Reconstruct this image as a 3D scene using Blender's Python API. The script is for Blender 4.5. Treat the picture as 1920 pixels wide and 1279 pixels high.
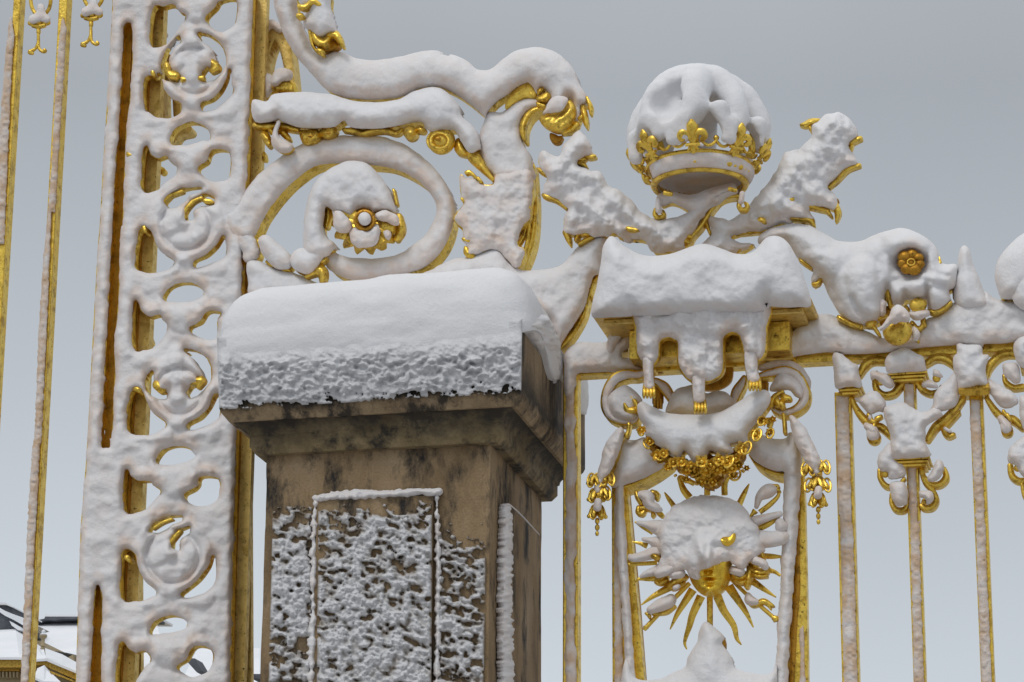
import bpy, math, random
import numpy as np
from mathutils import Vector, Matrix

# ------------------------------------------------------------------ camera, world, sun
for o in list(bpy.data.objects):
    bpy.data.objects.remove(o)
SC = bpy.context.scene
COL = SC.collection
FPX, YAW, PITCH, ROLL = 5415.4, -0.22888, 0.29340, 0.006673
cy_, sy_, cp_, sp_ = math.cos(YAW), math.sin(YAW), math.cos(PITCH), math.sin(PITCH)
FW = np.array([sy_*cp_, cy_*cp_, sp_])
RT0 = np.array([cy_, -sy_, 0.0])
UP0 = np.cross(RT0, FW)
cr_, sr_ = math.cos(ROLL), math.sin(ROLL)
RT = cr_*RT0 + sr_*UP0
UP = -sr_*RT0 + cr_*UP0
DIST = 11.5                                    # camera to the fence plane (y = 0) along the view axis
CAM = np.array([0.0, 0.0, 1.65]) - np.array([FW[0], FW[1], 0.0])*DIST
cam_data = bpy.data.cameras.new("camera")
cam = bpy.data.objects.new("camera", cam_data)
COL.objects.link(cam)
cam.matrix_world = Matrix(((RT[0], UP[0], -FW[0], CAM[0]), (RT[1], UP[1], -FW[1], CAM[1]),
                           (RT[2], UP[2], -FW[2], CAM[2]), (0, 0, 0, 1)))
cam_data.lens = FPX/1920*36.0
cam_data.sensor_width = 36.0
cam_data.clip_start = 0.1
cam_data.clip_end = 2000
SC.camera = cam

SUN_EL, SUN_AZ = math.radians(52), math.radians(200)     # soft light from high up, on the viewer's side
world = bpy.data.worlds.new("World")
SC.world = world
world.use_nodes = True
wn, wl = world.node_tree.nodes, world.node_tree.links
wn.clear()
w_out = wn.new('ShaderNodeOutputWorld')
w_bg = wn.new('ShaderNodeBackground')
w_sky = wn.new('ShaderNodeTexSky')
w_sky.sky_type = 'NISHITA'
w_sky.sun_disc = False
w_sky.sun_elevation = SUN_EL
w_sky.sun_rotation = SUN_AZ
w_geo = wn.new('ShaderNodeTexCoord')
w_sep = wn.new('ShaderNodeSeparateXYZ')
wl.new(w_geo.outputs['Generated'], w_sep.inputs[0])
w_ramp = wn.new('ShaderNodeValToRGB')               # overcast deck: radiance by elevation (z of the direction)
els = w_ramp.color_ramp.elements
els[0].position = 0.0
els[0].color = (7.4, 7.9, 8.5, 1)
els[1].position = 1.0
els[1].color = (13.5, 13.7, 14.0, 1)
for pos, c in ((0.17, (8.3, 8.95, 9.6)), (0.27, (6.7, 7.2, 7.75)), (0.37, (5.3, 5.7, 6.1)), (0.55, (8.2, 8.4, 8.7))):
    e = els.new(pos)
    e.color = (*c, 1)
wl.new(w_sep.outputs[2], w_ramp.inputs[0])
w_no = wn.new('ShaderNodeTexNoise')
w_no.inputs['Scale'].default_value = 3.0
w_no.inputs['Detail'].default_value = 3.0
wl.new(w_geo.outputs['Generated'], w_no.inputs['Vector'])
w_mr = wn.new('ShaderNodeMapRange')
w_mr.inputs[1].default_value = 0.3
w_mr.inputs[2].default_value = 0.7
w_mr.inputs[3].default_value = 0.93
w_mr.inputs[4].default_value = 1.07
wl.new(w_no.outputs[0], w_mr.inputs[0])
w_mul = wn.new('ShaderNodeVectorMath')
w_mul.operation = 'SCALE'
wl.new(w_ramp.outputs[0], w_mul.inputs[0])
wl.new(w_mr.outputs[0], w_mul.inputs[3])
w_mix = wn.new('ShaderNodeMixRGB')
w_mix.inputs[0].default_value = 0.94                 # thick cloud over the clear sky
wl.new(w_sky.outputs[0], w_mix.inputs[1])
wl.new(w_mul.outputs[0], w_mix.inputs[2])
wl.new(w_mix.outputs[0], w_bg.inputs[0])
w_bg.inputs[1].default_value = 0.075
wl.new(w_bg.outputs[0], w_out.inputs[0])

sun_data = bpy.data.lights.new("sun", 'SUN')
sun_data.energy = 0.95
sun_data.angle = math.radians(18)
sun_data.color = (1.0, 0.97, 0.93)
sun = bpy.data.objects.new("sun", sun_data)
COL.objects.link(sun)
sd = Vector((math.sin(SUN_AZ)*math.cos(SUN_EL), math.cos(SUN_AZ)*math.cos(SUN_EL), math.sin(SUN_EL)))
sun.rotation_euler = sd.to_track_quat('Z', 'Y').to_euler()
SC.view_settings.view_transform = 'Standard'
SC.view_settings.look = 'None'
SC.view_settings.exposure = 0.0
SC.view_settings.gamma = 1.0

# ------------------------------------------------------------------ projection helpers
def rays(x, y):
    x = np.asarray(x, float); y = np.asarray(y, float)
    return ((x-960)/FPX)[..., None]*RT + (-(y-639.5)/FPX)[..., None]*UP + FW

def P(x, y, d=0.0):
    """point of the plane y = -d (fence plane brought d metres towards the viewer)"""
    r = rays(x, y)
    t = (-np.asarray(d, float) - CAM[1]) / r[..., 1]
    return CAM + r*t[..., None]

def PS(x, y, X):
    """point of the plane x = X"""
    r = rays(x, y)
    t = (np.asarray(X, float) - CAM[0]) / r[..., 0]
    return CAM + r*t[..., None]

def proj(p):
    v = np.asarray(p, float) - CAM
    z = v @ FW
    return 960 + FPX*(v @ RT)/z, 639.5 - FPX*(v @ UP)/z

# named frames used while measuring: origin and pixels per unit
ZT = dict(A=(0, 0, 3.045), B=(0, 400, 3.045), C=(0, 800, 2.67), D=(440, 0, 3.41), E=(440, 230, 3.41),
          F=(820, 60, 4.2625), G=(820, 300, 4.2625), H=(1140, 140, 3.279), I=(1040, 400, 3.279),
          J=(1440, 400, 3.552), K=(1040, 640, 3.279), L=(1040, 889, 3.279), M=(1500, 620, 3.552),
          N=(390, 480, 2.664), O=(470, 860, 3.053), Q=(1500, 940, 3.774), R=(1160, 150, 4.737),
          T=(1640, 440, 4.918), U=(0, 1100, 6.857), X=(0, 0, 1.0))

def S(txt):
    out, z = [], ZT['X']
    for tok in txt.replace('#', '').split():
        if ':' in tok:
            z = ZT[tok[0]]
            tok = tok[2:]
            if not tok: continue
        v = [float(q) for q in tok.split(',')]
        out.append([z[0]+v[0]/z[2], z[1]+v[1]/z[2]] + [q/z[2] for q in v[2:3]])
    return np.array(out)

def catmull(p, closed=False, n=6):
    p = np.asarray(p, float)
    if closed:
        q = np.vstack([p[-1], p, p[0], p[1]])
    else:
        q = np.vstack([2*p[0]-p[1], p, 2*p[-1]-p[-2]])
    t = (np.arange(n)/n)[:, None]
    out = []
    for i in range(1, len(q)-2):
        a, b, c, d = q[i-1], q[i], q[i+1], q[i+2]
        out.append(0.5*((2*b) + (c-a)*t + (2*a-5*b+4*c-d)*t**2 + (3*b-a-3*c+d)*t**3))
    if not closed:
        out.append(p[-1:])
    return np.vstack(out)

# ------------------------------------------------------------------ noise
def _hash(ix, iy, seed):
    h = (ix.astype(np.int64)*374761393 + iy.astype(np.int64)*668265263 + seed*1442695041) & 0xffffffff
    h = ((h ^ (h >> 13))*1274126177) & 0xffffffff
    return ((h ^ (h >> 16)) & 0xffff)/65535.0

def vnoise(x, y, seed=0):
    ix, iy = np.floor(x), np.floor(y)
    fx, fy = x-ix, y-iy
    fx = fx*fx*fx*(fx*(fx*6-15)+10); fy = fy*fy*fy*(fy*(fy*6-15)+10)
    a, b = _hash(ix, iy, seed), _hash(ix+1, iy, seed)
    c, d = _hash(ix, iy+1, seed), _hash(ix+1, iy+1, seed)
    return (a*(1-fx)+b*fx)*(1-fy) + (c*(1-fx)+d*fx)*fy

def fbm(x, y, octv=3, seed=0, gain=0.5):
    s, a, t = 0, 1.0, 0
    for i in range(octv):
        c, sn = math.cos(i*0.7), math.sin(i*0.7)
        s = s + a*(vnoise((x*c-y*sn)*2**i+17.3*i, (x*sn+y*c)*2**i-5.1*i, seed+i*31)-0.5)
        t += a; a *= gain
    return s/t*2

# ------------------------------------------------------------------ 2-D signed distances (pixels)
FAR = 40.0
def _sd_seg(X, Y, a, b, ra, rb):
    dx, dy = b[0]-a[0], b[1]-a[1]
    L2 = dx*dx+dy*dy+1e-9
    t = np.clip(((X-a[0])*dx+(Y-a[1])*dy)/L2, 0, 1)
    return np.hypot(X-a[0]-t*dx, Y-a[1]-t*dy) - (ra+(rb-ra)*t)

def sd_stroke(X, Y, pts):
    f = np.full(X.shape, FAR)
    x0, y0 = X[0, 0], Y[0, 0]
    st = X[0, 1]-X[0, 0]
    for a, b in zip(pts[:-1], pts[1:]):
        m = max(a[2], b[2])+18
        i0 = max(0, int((min(a[1], b[1])-m-y0)/st)); i1 = int((max(a[1], b[1])+m-y0)/st)+2
        j0 = max(0, int((min(a[0], b[0])-m-x0)/st)); j1 = int((max(a[0], b[0])+m-x0)/st)+2
        if i1 <= i0 or j1 <= j0 or i1 < 0 or j1 < 0: continue
        sl = (slice(i0, i1), slice(j0, j1))
        if X[sl].size:
            f[sl] = np.minimum(f[sl], _sd_seg(X[sl], Y[sl], a, b, a[2], b[2]))
    return f

def sd_poly(X, Y, p):
    f = np.full(X.shape, FAR)
    x0, y0 = X[0, 0], Y[0, 0]
    st = X[0, 1]-X[0, 0]
    m = 20
    i0 = max(0, int((p[:, 1].min()-m-y0)/st)); i1 = int((p[:, 1].max()+m-y0)/st)+2
    j0 = max(0, int((p[:, 0].min()-m-x0)/st)); j1 = int((p[:, 0].max()+m-x0)/st)+2
    if i1 < 1 or j1 < 1: return f
    x, y = X[i0:i1, j0:j1], Y[i0:i1, j0:j1]
    if not x.size: return f
    d = np.full(x.shape, 1e9)
    s = np.ones(x.shape)
    n = len(p)
    for i in range(n):
        ax, ay = p[i]; bx, by = p[(i+1) % n]
        ex, ey = bx-ax, by-ay
        wx, wy = x-ax, y-ay
        t = np.clip((wx*ex+wy*ey)/(ex*ex+ey*ey+1e-9), 0, 1)
        d = np.minimum(d, (wx-ex*t)**2+(wy-ey*t)**2)
        c1, c2, c3 = y >= ay, y < by, ex*wy > ey*wx
        flip = (c1 & c2 & c3) | (~c1 & ~c2 & ~c3)
        s = np.where(flip, -s, s)
    f[i0:i1, j0:j1] = s*np.sqrt(d)
    return np.where(f > FAR, FAR, f)

def smin(a, b, k):
    if k <= 0: return np.minimum(a, b)
    h = np.clip(0.5+0.5*(b-a)/k, 0, 1)
    return b+(a-b)*h-k*h*(1-h)

def prep(shape, n=5):
    """text or array -> ('p'|'s', points)"""
    kind = 'p'
    if isinstance(shape, str):
        hard = shape.startswith('#')
        shape = shape.lstrip('#')
        a = S(shape)
        if a.shape[1] == 3:
            return ('s', catmull(a, False, n) if (len(a) > 2 and not hard) else a)
        return ('p', a if hard else catmull(a, True, 4))
    a = np.asarray(shape, float)
    return ('s' if a.shape[1] == 3 else 'p', a)

def field(X, Y, shapes, k=5.0):
    f = None
    for s in shapes:
        if callable(s):
            g = s(X, Y)
        else:
            kind, p = s
            g = sd_stroke(X, Y, p) if kind == 's' else sd_poly(X, Y, p)
        f = g if f is None else smin(f, g, k)
    return f

def blur(h, m, n):
    w = m.astype(float)
    h = h*w
    for _ in range(n):
        for ax in (0, 1):
            h = 0.5*h+0.25*(np.roll(h, 1, ax)+np.roll(h, -1, ax))
            w = 0.5*w+0.25*(np.roll(w, 1, ax)+np.roll(w, -1, ax))
    return np.where(m, h/np.maximum(w, 1e-6), 0)

# ------------------------------------------------------------------ objects
def tag(o, label=None, cat=None, group=None, kind=None):
    if label: o['label'] = label
    if cat: o['category'] = cat
    if group: o['group'] = group
    if kind: o['kind'] = kind
    return o

def thing(name, label, cat, loc, group=None):
    o = bpy.data.objects.new(name, None)
    o.empty_display_size = 0.1
    COL.objects.link(o)
    o.location = [float(v) for v in loc]
    return tag(o, label, cat, group)

def link_mesh(name, me, mat, parent=None):
    o = bpy.data.objects.new(name, me)
    COL.objects.link(o)
    me.materials.append(mat)
    if parent is not None:
        o.parent = parent
        loc = Vector(parent.location)
        if parent.parent is not None:
            loc = Vector((0, 0, 0))
            q = parent
            while q is not None:
                loc += Vector(q.location); q = q.parent
        me.transform(Matrix.Translation(-loc))
    return o

def make_mesh(name, V, F, smooth=True, sharp=None):
    me = bpy.data.meshes.new(name)
    me.from_pydata([tuple(v) for v in V], [], F)
    me.update()
    if smooth:
        me.shade_smooth()
        if sharp: me.set_sharp_from_angle(angle=math.radians(sharp))
    return me

def fast_mesh(name, V, Q, sharp=None):
    me = bpy.data.meshes.new(name)
    me.vertices.add(len(V))
    me.vertices.foreach_set('co', np.asarray(V, np.float32).ravel())
    n = len(Q)
    me.loops.add(n*4)
    me.loops.foreach_set('vertex_index', np.asarray(Q, np.int32).ravel())
    me.polygons.add(n)
    me.polygons.foreach_set('loop_start', np.arange(0, n*4, 4, dtype=np.int32))
    me.polygons.foreach_set('use_smooth', np.ones(n, bool))
    me.update(calc_edges=True)
    me.validate()
    if sharp: me.set_sharp_from_angle(angle=math.radians(sharp))
    return me

def relief(name, parent, mat, shapes, holes=(), step=2.6, k=5.0, kh=3.0, d0=0.0, T=0.03, R=14.0, depth=0.05,
           edge=0.0, rough=0.0, rsc=16.0, seed=0, grow=0.0, heap=0.0, mode='snow', mounds=(), hfun=None,
           sharp=None, warm=0.5, plane=None, clip=None, lip=0.004, nb=2, aniso=1.0, gain=.42, thin_h=None):
    """a solid whose outline is a 2-D signed distance field, swollen towards the viewer and backed by real depth"""
    sh = [s if callable(s) else prep(s) for s in shapes]
    ho = [s if callable(s) else prep(s) for s in holes]
    if clip is not None:
        bx0, by0, bx1, by1 = clip
    else:
        P_ = [s[1] for s in sh if not callable(s)]
        bx0 = min((q[:, 0]-(q[:, 2] if q.shape[1] == 3 else 0)).min() for q in P_)-8
        bx1 = max((q[:, 0]+(q[:, 2] if q.shape[1] == 3 else 0)).max() for q in P_)+8
        by0 = min((q[:, 1]-(q[:, 2] if q.shape[1] == 3 else 0)).min() for q in P_)-8
        by1 = max((q[:, 1]+(q[:, 2] if q.shape[1] == 3 else 0)).max() for q in P_)+8
        bx0, by0, bx1, by1 = bx0-abs(grow), by0-abs(grow), bx1+abs(grow), by1+abs(grow)
    xs = np.arange(bx0, bx1+step, step); ys = np.arange(by0, by1+step, step)
    X, Y = np.meshgrid(xs, ys)
    f = field(X, Y, sh, k)
    if ho:
        g = field(X, Y, ho, 0)
        f = -smin(-f, g, kh)
    f = f-grow
    if edge:
        f = f+edge*fbm(X/rsc, Y/rsc*aniso, 2, seed+5)
    fh = None
    if heap:
        # part of the outline lying within `heap` px of a top edge carries only heaped snow
        n = max(1, int(round(heap/step)))
        fh = np.vstack([np.full((n, f.shape[1]), FAR), f[:-n]])
        if mode == 'gold':
            f = np.maximum(f+1.0, fh)
    f[0, :] = np.maximum(f[0, :], .1); f[-1, :] = np.maximum(f[-1, :], .1)
    f[:, 0] = np.maximum(f[:, 0], .1); f[:, -1] = np.maximum(f[:, -1], .1)
    ins = f < 0
    cell = ins[:-1, :-1] | ins[1:, :-1] | ins[:-1, 1:] | ins[1:, 1:]
    if not cell.any():
        return None
    used = np.zeros(f.shape, bool)
    used[:-1, :-1] |= cell; used[1:, :-1] |= cell; used[:-1, 1:] |= cell; used[1:, 1:] |= cell
    gy, gx = np.gradient(f, step)
    g2 = gx*gx+gy*gy+1e-3
    out = used & ~ins
    mv = np.where(out, f, 0)
    sx, sy = mv*gx/g2, mv*gy/g2
    ln = np.hypot(sx, sy)+1e-9
    q = np.minimum(1, 1.7*step/ln)
    PX, PY = X-sx*q, Y-sy*q
    d = np.clip(-f, 0, None)
    u = np.clip(d/R, 0, 1)
    if mode == 'snow':
        h = T*np.sqrt(np.clip(1-(1-u)**2, 0, 1))
    else:
        h = T*np.clip(u, 0, 1)**0.6
    if mounds:
        for sh2, amp, rr in mounds:
            f2 = field(X, Y, [prep(sh2)], 3)
            h = h+amp*np.sqrt(np.clip(1-(1-np.clip(-f2/rr, 0, 1))**2, 0, 1))*np.clip(d/4, 0, 1)
    if hfun is not None:
        h = h+hfun(X, Y, d)
    if nb:
        h = blur(h, used, nb)
    if rough:
        h = h+rough*np.clip(d/5, 0, 1)*(fbm(X/rsc, Y/rsc*aniso, 4, seed+9, gain))
    h = np.maximum(h, 0)+lip
    vid = -np.ones(f.shape, int)
    n = int(used.sum())
    vid[used] = np.arange(n)
    px, py, hh = PX[used], PY[used], h[used]
    if plane is None:
        front = P(px, py, d0+hh)
        base = P(px, py, d0)
        yb = np.full(n, depth if mode == 'gold' else 0.003)
        if mode == 'snow' and heap:
            tp = blur(np.clip((fh-2.0)/4, 0, 1), np.ones_like(used), 3)[used]
            yb = np.maximum(tp*depth, .003)
            # the snow lying on a ledge also follows the ledge's depth
        back = base+np.outer(yb, [0, 1, 0])
    else:
        front = PS(px, py, plane)+np.outer(hh, [1, 0, 0])
        back = PS(px, py, plane)+np.outer(np.full(n, depth), [-1, 0, 0])
    V = np.vstack([front, back])
    i, j = np.nonzero(cell)
    a, b, c, e = vid[i, j], vid[i+1, j], vid[i+1, j+1], vid[i, j+1]
    Qf = np.stack([a, b, c, e], 1)
    Qb = np.stack([e, c, b, a], 1)+n
    Q = [Qf, Qb]
    cp = np.pad(cell, 1)
    # boundary edges: horizontal edges lie between cell rows, vertical edges between cell columns
    up = cp[:-1, 1:-1]; dn = cp[1:, 1:-1]
    hi, hj = np.nonzero(dn & ~up)
    Q.append(np.stack([vid[hi, hj], vid[hi, hj+1], vid[hi, hj+1]+n, vid[hi, hj]+n], 1))
    hi, hj = np.nonzero(up & ~dn)
    Q.append(np.stack([vid[hi, hj+1], vid[hi, hj], vid[hi, hj]+n, vid[hi, hj+1]+n], 1))
    lf = cp[1:-1, :-1]; rt = cp[1:-1, 1:]
    vi, vj = np.nonzero(rt & ~lf)
    Q.append(np.stack([vid[vi+1, vj], vid[vi, vj], vid[vi, vj]+n, vid[vi+1, vj]+n], 1))
    vi, vj = np.nonzero(lf & ~rt)
    Q.append(np.stack([vid[vi, vj], vid[vi+1, vj], vid[vi+1, vj]+n, vid[vi, vj]+n], 1))
    Q = np.vstack(Q)
    me = fast_mesh(name, V, Q, sharp if sharp else (50 if mode == 'gold' else None))
    if mode == 'snow' and len(me.vertices) == len(V):
        # warm tint along lower edges: thin snow over gilding, plus painted bounce from gold
        m = max(1, int(round(16/step)))
        fs = np.vstack([f[m:], np.repeat(f[-1:], m, 0)])
        fs = blur(fs, np.ones_like(used), 3)
        thin = np.clip(1+fs/14, 0, 1)*(.35+warm)*.9 + warm*0.5
        if thin_h:                                  # dusting: thinner where the layer is shallow
            thin = np.clip(1.05-blur(h, used, 1)/thin_h, 0, 1)*1.3
        th = np.concatenate([thin[used], thin[used]])
        at = me.attributes.new('thin', 'FLOAT', 'POINT')
        at.data.foreach_set('value', np.clip(th, 0, 1).astype(np.float32))
    return link_mesh(name, me, mat, parent)

class MB:
    """collects round and boxy pieces into one mesh"""
    def __init__(s): s.V, s.F = [], []
    def add(s, V, F):
        o = len(s.V); s.V += [tuple(map(float, v)) for v in V]; s.F += [tuple(i+o for i in f) for f in F]
    def box(s, lo, hi, taper=None):
        x0, y0, z0 = lo; x1, y1, z1 = hi
        V = [(x0, y0, z0), (x1, y0, z0), (x1, y1, z0), (x0, y1, z0), (x0, y0, z1), (x1, y0, z1), (x1, y1, z1), (x0, y1, z1)]
        s.add(V, [(0, 3, 2, 1), (4, 5, 6, 7), (0, 1, 5, 4), (1, 2, 6, 5), (2, 3, 7, 6), (3, 0, 4, 7)])
    def hexa(s, p):                       # 4 bottom points then 4 top points
        s.add(p, [(0, 3, 2, 1), (4, 5, 6, 7), (0, 1, 5, 4), (1, 2, 6, 5), (2, 3, 7, 6), (3, 0, 4, 7)])
    def ball(s, c, r, sx=1, sy=1, sz=1, nu=12, nv=8, rot=None, rib=0, ribn=6):
        V = [];F = []
        for i in range(nv+1):
            ph = math.pi*i/nv
            for j in range(nu):
                th = 2*math.pi*j/nu
                k = 1+rib*math.cos(ribn*th)*math.sin(ph)
                v = Vector((sx*math.sin(ph)*math.cos(th)*k, sy*math.sin(ph)*math.sin(th)*k, sz*math.cos(ph)))*r
                if rot is not None: v = rot @ v
                V.append((c[0]+v[0], c[1]+v[1], c[2]+v[2]))
        for i in range(nv):
            for j in range(nu):
                a = i*nu+j; b = i*nu+(j+1) % nu
                F.append((a, a+nu, b+nu, b))
        s.add(V, F)
    def tube(s, pts, rad, n=8, flat=1.0, closed=False, nrm=None):
        pts = np.asarray(pts, float); m = len(pts)
        rad = np.broadcast_to(np.asarray(rad, float), (m,))
        V = [];F = []
        tan = np.gradient(pts, axis=0)
        if closed: tan = np.roll(pts, -1, 0)-np.roll(pts, 1, 0)
        tan /= np.linalg.norm(tan, axis=1)[:, None]+1e-12
        ref = np.array([0, 1.0, 0]) if nrm is None else np.asarray(nrm, float)
        for i in range(m):
            a = np.cross(tan[i], ref); l = np.linalg.norm(a)
            if l < 1e-3: a = np.cross(tan[i], [0, 0, 1.]); l = np.linalg.norm(a)
            a /= l; b = np.cross(a, tan[i])
            for j in range(n):
                t = 2*math.pi*j/n
                V.append(pts[i]+rad[i]*(math.cos(t)*a+flat*math.sin(t)*b))
        for i in range(m if closed else m-1):
            for j in range(n):
                a = i*n+j; b = i*n+(j+1) % n; c = ((i+1) % m)*n+(j+1) % n; d = ((i+1) % m)*n+j
                F.append((a, b, c, d))
        if not closed:
            F.append(tuple(range(n-1, -1, -1))); F.append(tuple((m-1)*n+j for j in range(n)))
        s.add(V, F)
    def lathe(s, c, prof, n=48, th0=0, th1=2*math.pi, close=True):
        full = abs(th1-th0-2*math.pi) < 1e-6
        m = n if full else n+1
        V = [];F = []
        for r, z in prof:
            for j in range(m):
                t = th0+(th1-th0)*j/n
                V.append((c[0]+r*math.cos(t), c[1]+r*math.sin(t), c[2]+z))
        for i in range(len(prof)-1):
            for j in range(n):
                a = i*m+j; b = i*m+(j+1) % m
                F.append((a, b, b+m, a+m))
        s.add(V, F)
    def build(s, name, mat, parent=None, smooth=True, sharp=45):
        return link_mesh(name, make_mesh(name, s.V, s.F, smooth, sharp), mat, parent)

PXM = float(np.linalg.norm(P(961, 640)-P(960, 640)))      # metres per photo pixel near the middle

def ptube(mb, txt, d=0.0, n=8, flat=1.0, seg=6, yoff=0.0):
    """round rod along traced points x,y,r lying at distance d in front of the fence plane"""
    a = S(txt)
    if len(a) > 2: a = catmull(a, False, seg)
    pts = P(a[:, 0], a[:, 1], d)+np.array([0, yoff, 0])
    mb.tube(pts, a[:, 2]*PXM, n, flat)

def pball(mb, txt, d=0.0, sx=1, sy=1, sz=1, **kw):
    for x, y, r in S(txt):
        mb.ball(P(x, y, d), r*PXM, sx, sy, sz, **kw)
# ------------------------------------------------------------------ materials
def nmat(name):
    m = bpy.data.materials.new(name)
    m.use_nodes = True
    nt = m.node_tree
    b = nt.nodes['Principled BSDF']
    return m, nt, b

def N(nt, t, **kw):
    n = nt.nodes.new(t)
    for k_, v in kw.items():
        if k_.startswith('i_'):
            n.inputs[int(k_[2:]) if k_[2:].isdigit() else k_[2:]].default_value = v
        else: setattr(n, k_, v)
    return n

def ramp(nt, src, stops):
    r = nt.nodes.new('ShaderNodeValToRGB')
    e = r.color_ramp.elements
    e[0].position, e[0].color = stops[0][0], (*stops[0][1], 1)
    e[1].position, e[1].color = stops[-1][0], (*stops[-1][1], 1)
    for p, c in stops[1:-1]:
        q = e.new(p); q.color = (*c, 1)
    nt.links.new(src, r.inputs[0])
    return r

def noise(nt, co, scale, detail=4, rough=.55, dist=0):
    n = nt.nodes.new('ShaderNodeTexNoise')
    n.inputs['Scale'].default_value = scale
    n.inputs['Detail'].default_value = detail
    n.inputs['Roughness'].default_value = rough
    n.inputs['Distortion'].default_value = dist
    nt.links.new(co, n.inputs['Vector'])
    return n

def objco(nt):
    g = nt.nodes.new('ShaderNodeNewGeometry')
    return g.outputs['Position']

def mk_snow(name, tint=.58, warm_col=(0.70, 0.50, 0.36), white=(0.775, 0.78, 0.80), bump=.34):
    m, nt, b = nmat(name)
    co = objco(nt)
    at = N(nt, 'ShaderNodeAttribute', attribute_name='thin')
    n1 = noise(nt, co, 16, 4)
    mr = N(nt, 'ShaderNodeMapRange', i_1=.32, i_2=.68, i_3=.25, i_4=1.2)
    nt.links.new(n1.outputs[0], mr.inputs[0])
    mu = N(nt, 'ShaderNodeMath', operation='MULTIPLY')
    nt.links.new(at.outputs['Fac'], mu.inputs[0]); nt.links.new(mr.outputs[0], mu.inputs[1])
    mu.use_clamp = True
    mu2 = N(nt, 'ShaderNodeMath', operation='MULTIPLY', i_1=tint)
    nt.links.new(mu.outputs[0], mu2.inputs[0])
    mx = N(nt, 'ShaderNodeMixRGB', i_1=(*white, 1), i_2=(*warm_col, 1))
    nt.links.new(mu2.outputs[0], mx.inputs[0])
    nt.links.new(mx.outputs[0], b.inputs['Base Color'])
    b.inputs['Roughness'].default_value = .75
    b.inputs['Specular IOR Level'].default_value = .25
    b.inputs['Subsurface Weight'].default_value = 0.0
    n2 = noise(nt, co, 48, 6, .5)
    n3 = noise(nt, co, 135, 4, .7)
    ad = N(nt, 'ShaderNodeMath', operation='MULTIPLY_ADD', i_1=.9)
    nt.links.new(n3.outputs[0], ad.inputs[0]); nt.links.new(n2.outputs[0], ad.inputs[2])
    bp = N(nt, 'ShaderNodeBump', i_Strength=bump, i_Distance=.012)
    nt.links.new(ad.outputs[0], bp.inputs['Height'])
    nt.links.new(bp.outputs[0], b.inputs['Normal'])
    return m

def mk_gold(name, base=(0.86, 0.60, 0.105), dull=(0.46, 0.28, 0.04), rough=.34, grime=.42):
    m, nt, b = nmat(name)
    co = objco(nt)
    n1 = noise(nt, co, 22, 6, .65)
    c1 = ramp(nt, n1.outputs[0], [(.34, dull), (.5, base), (.75, tuple(min(1, v*1.08) for v in base))])
    n2 = noise(nt, co, 75, 4, .7)
    r2 = ramp(nt, n2.outputs[0], [(.30, (0, 0, 0)), (grime, (1, 1, 1))])
    mx = N(nt, 'ShaderNodeMixRGB', i_1=(.05, .035, .015, 1))
    nt.links.new(r2.outputs[0], mx.inputs[0]); nt.links.new(c1.outputs[0], mx.inputs[2])
    nt.links.new(mx.outputs[0], b.inputs['Base Color'])
    b.inputs['Metallic'].default_value = .92
    n4 = noise(nt, co, 30, 3)
    mr = N(nt, 'ShaderNodeMapRange', i_1=.3, i_2=.7, i_3=rough-.08, i_4=rough+.16)
    nt.links.new(n4.outputs[0], mr.inputs[0]); nt.links.new(mr.outputs[0], b.inputs['Roughness'])
    n3 = noise(nt, co, 90, 4, .6)
    bp = N(nt, 'ShaderNodeBump', i_Strength=.35, i_Distance=.006)
    nt.links.new(n3.outputs[0], bp.inputs['Height'])
    nt.links.new(bp.outputs[0], b.inputs['Normal'])
    return m

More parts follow.
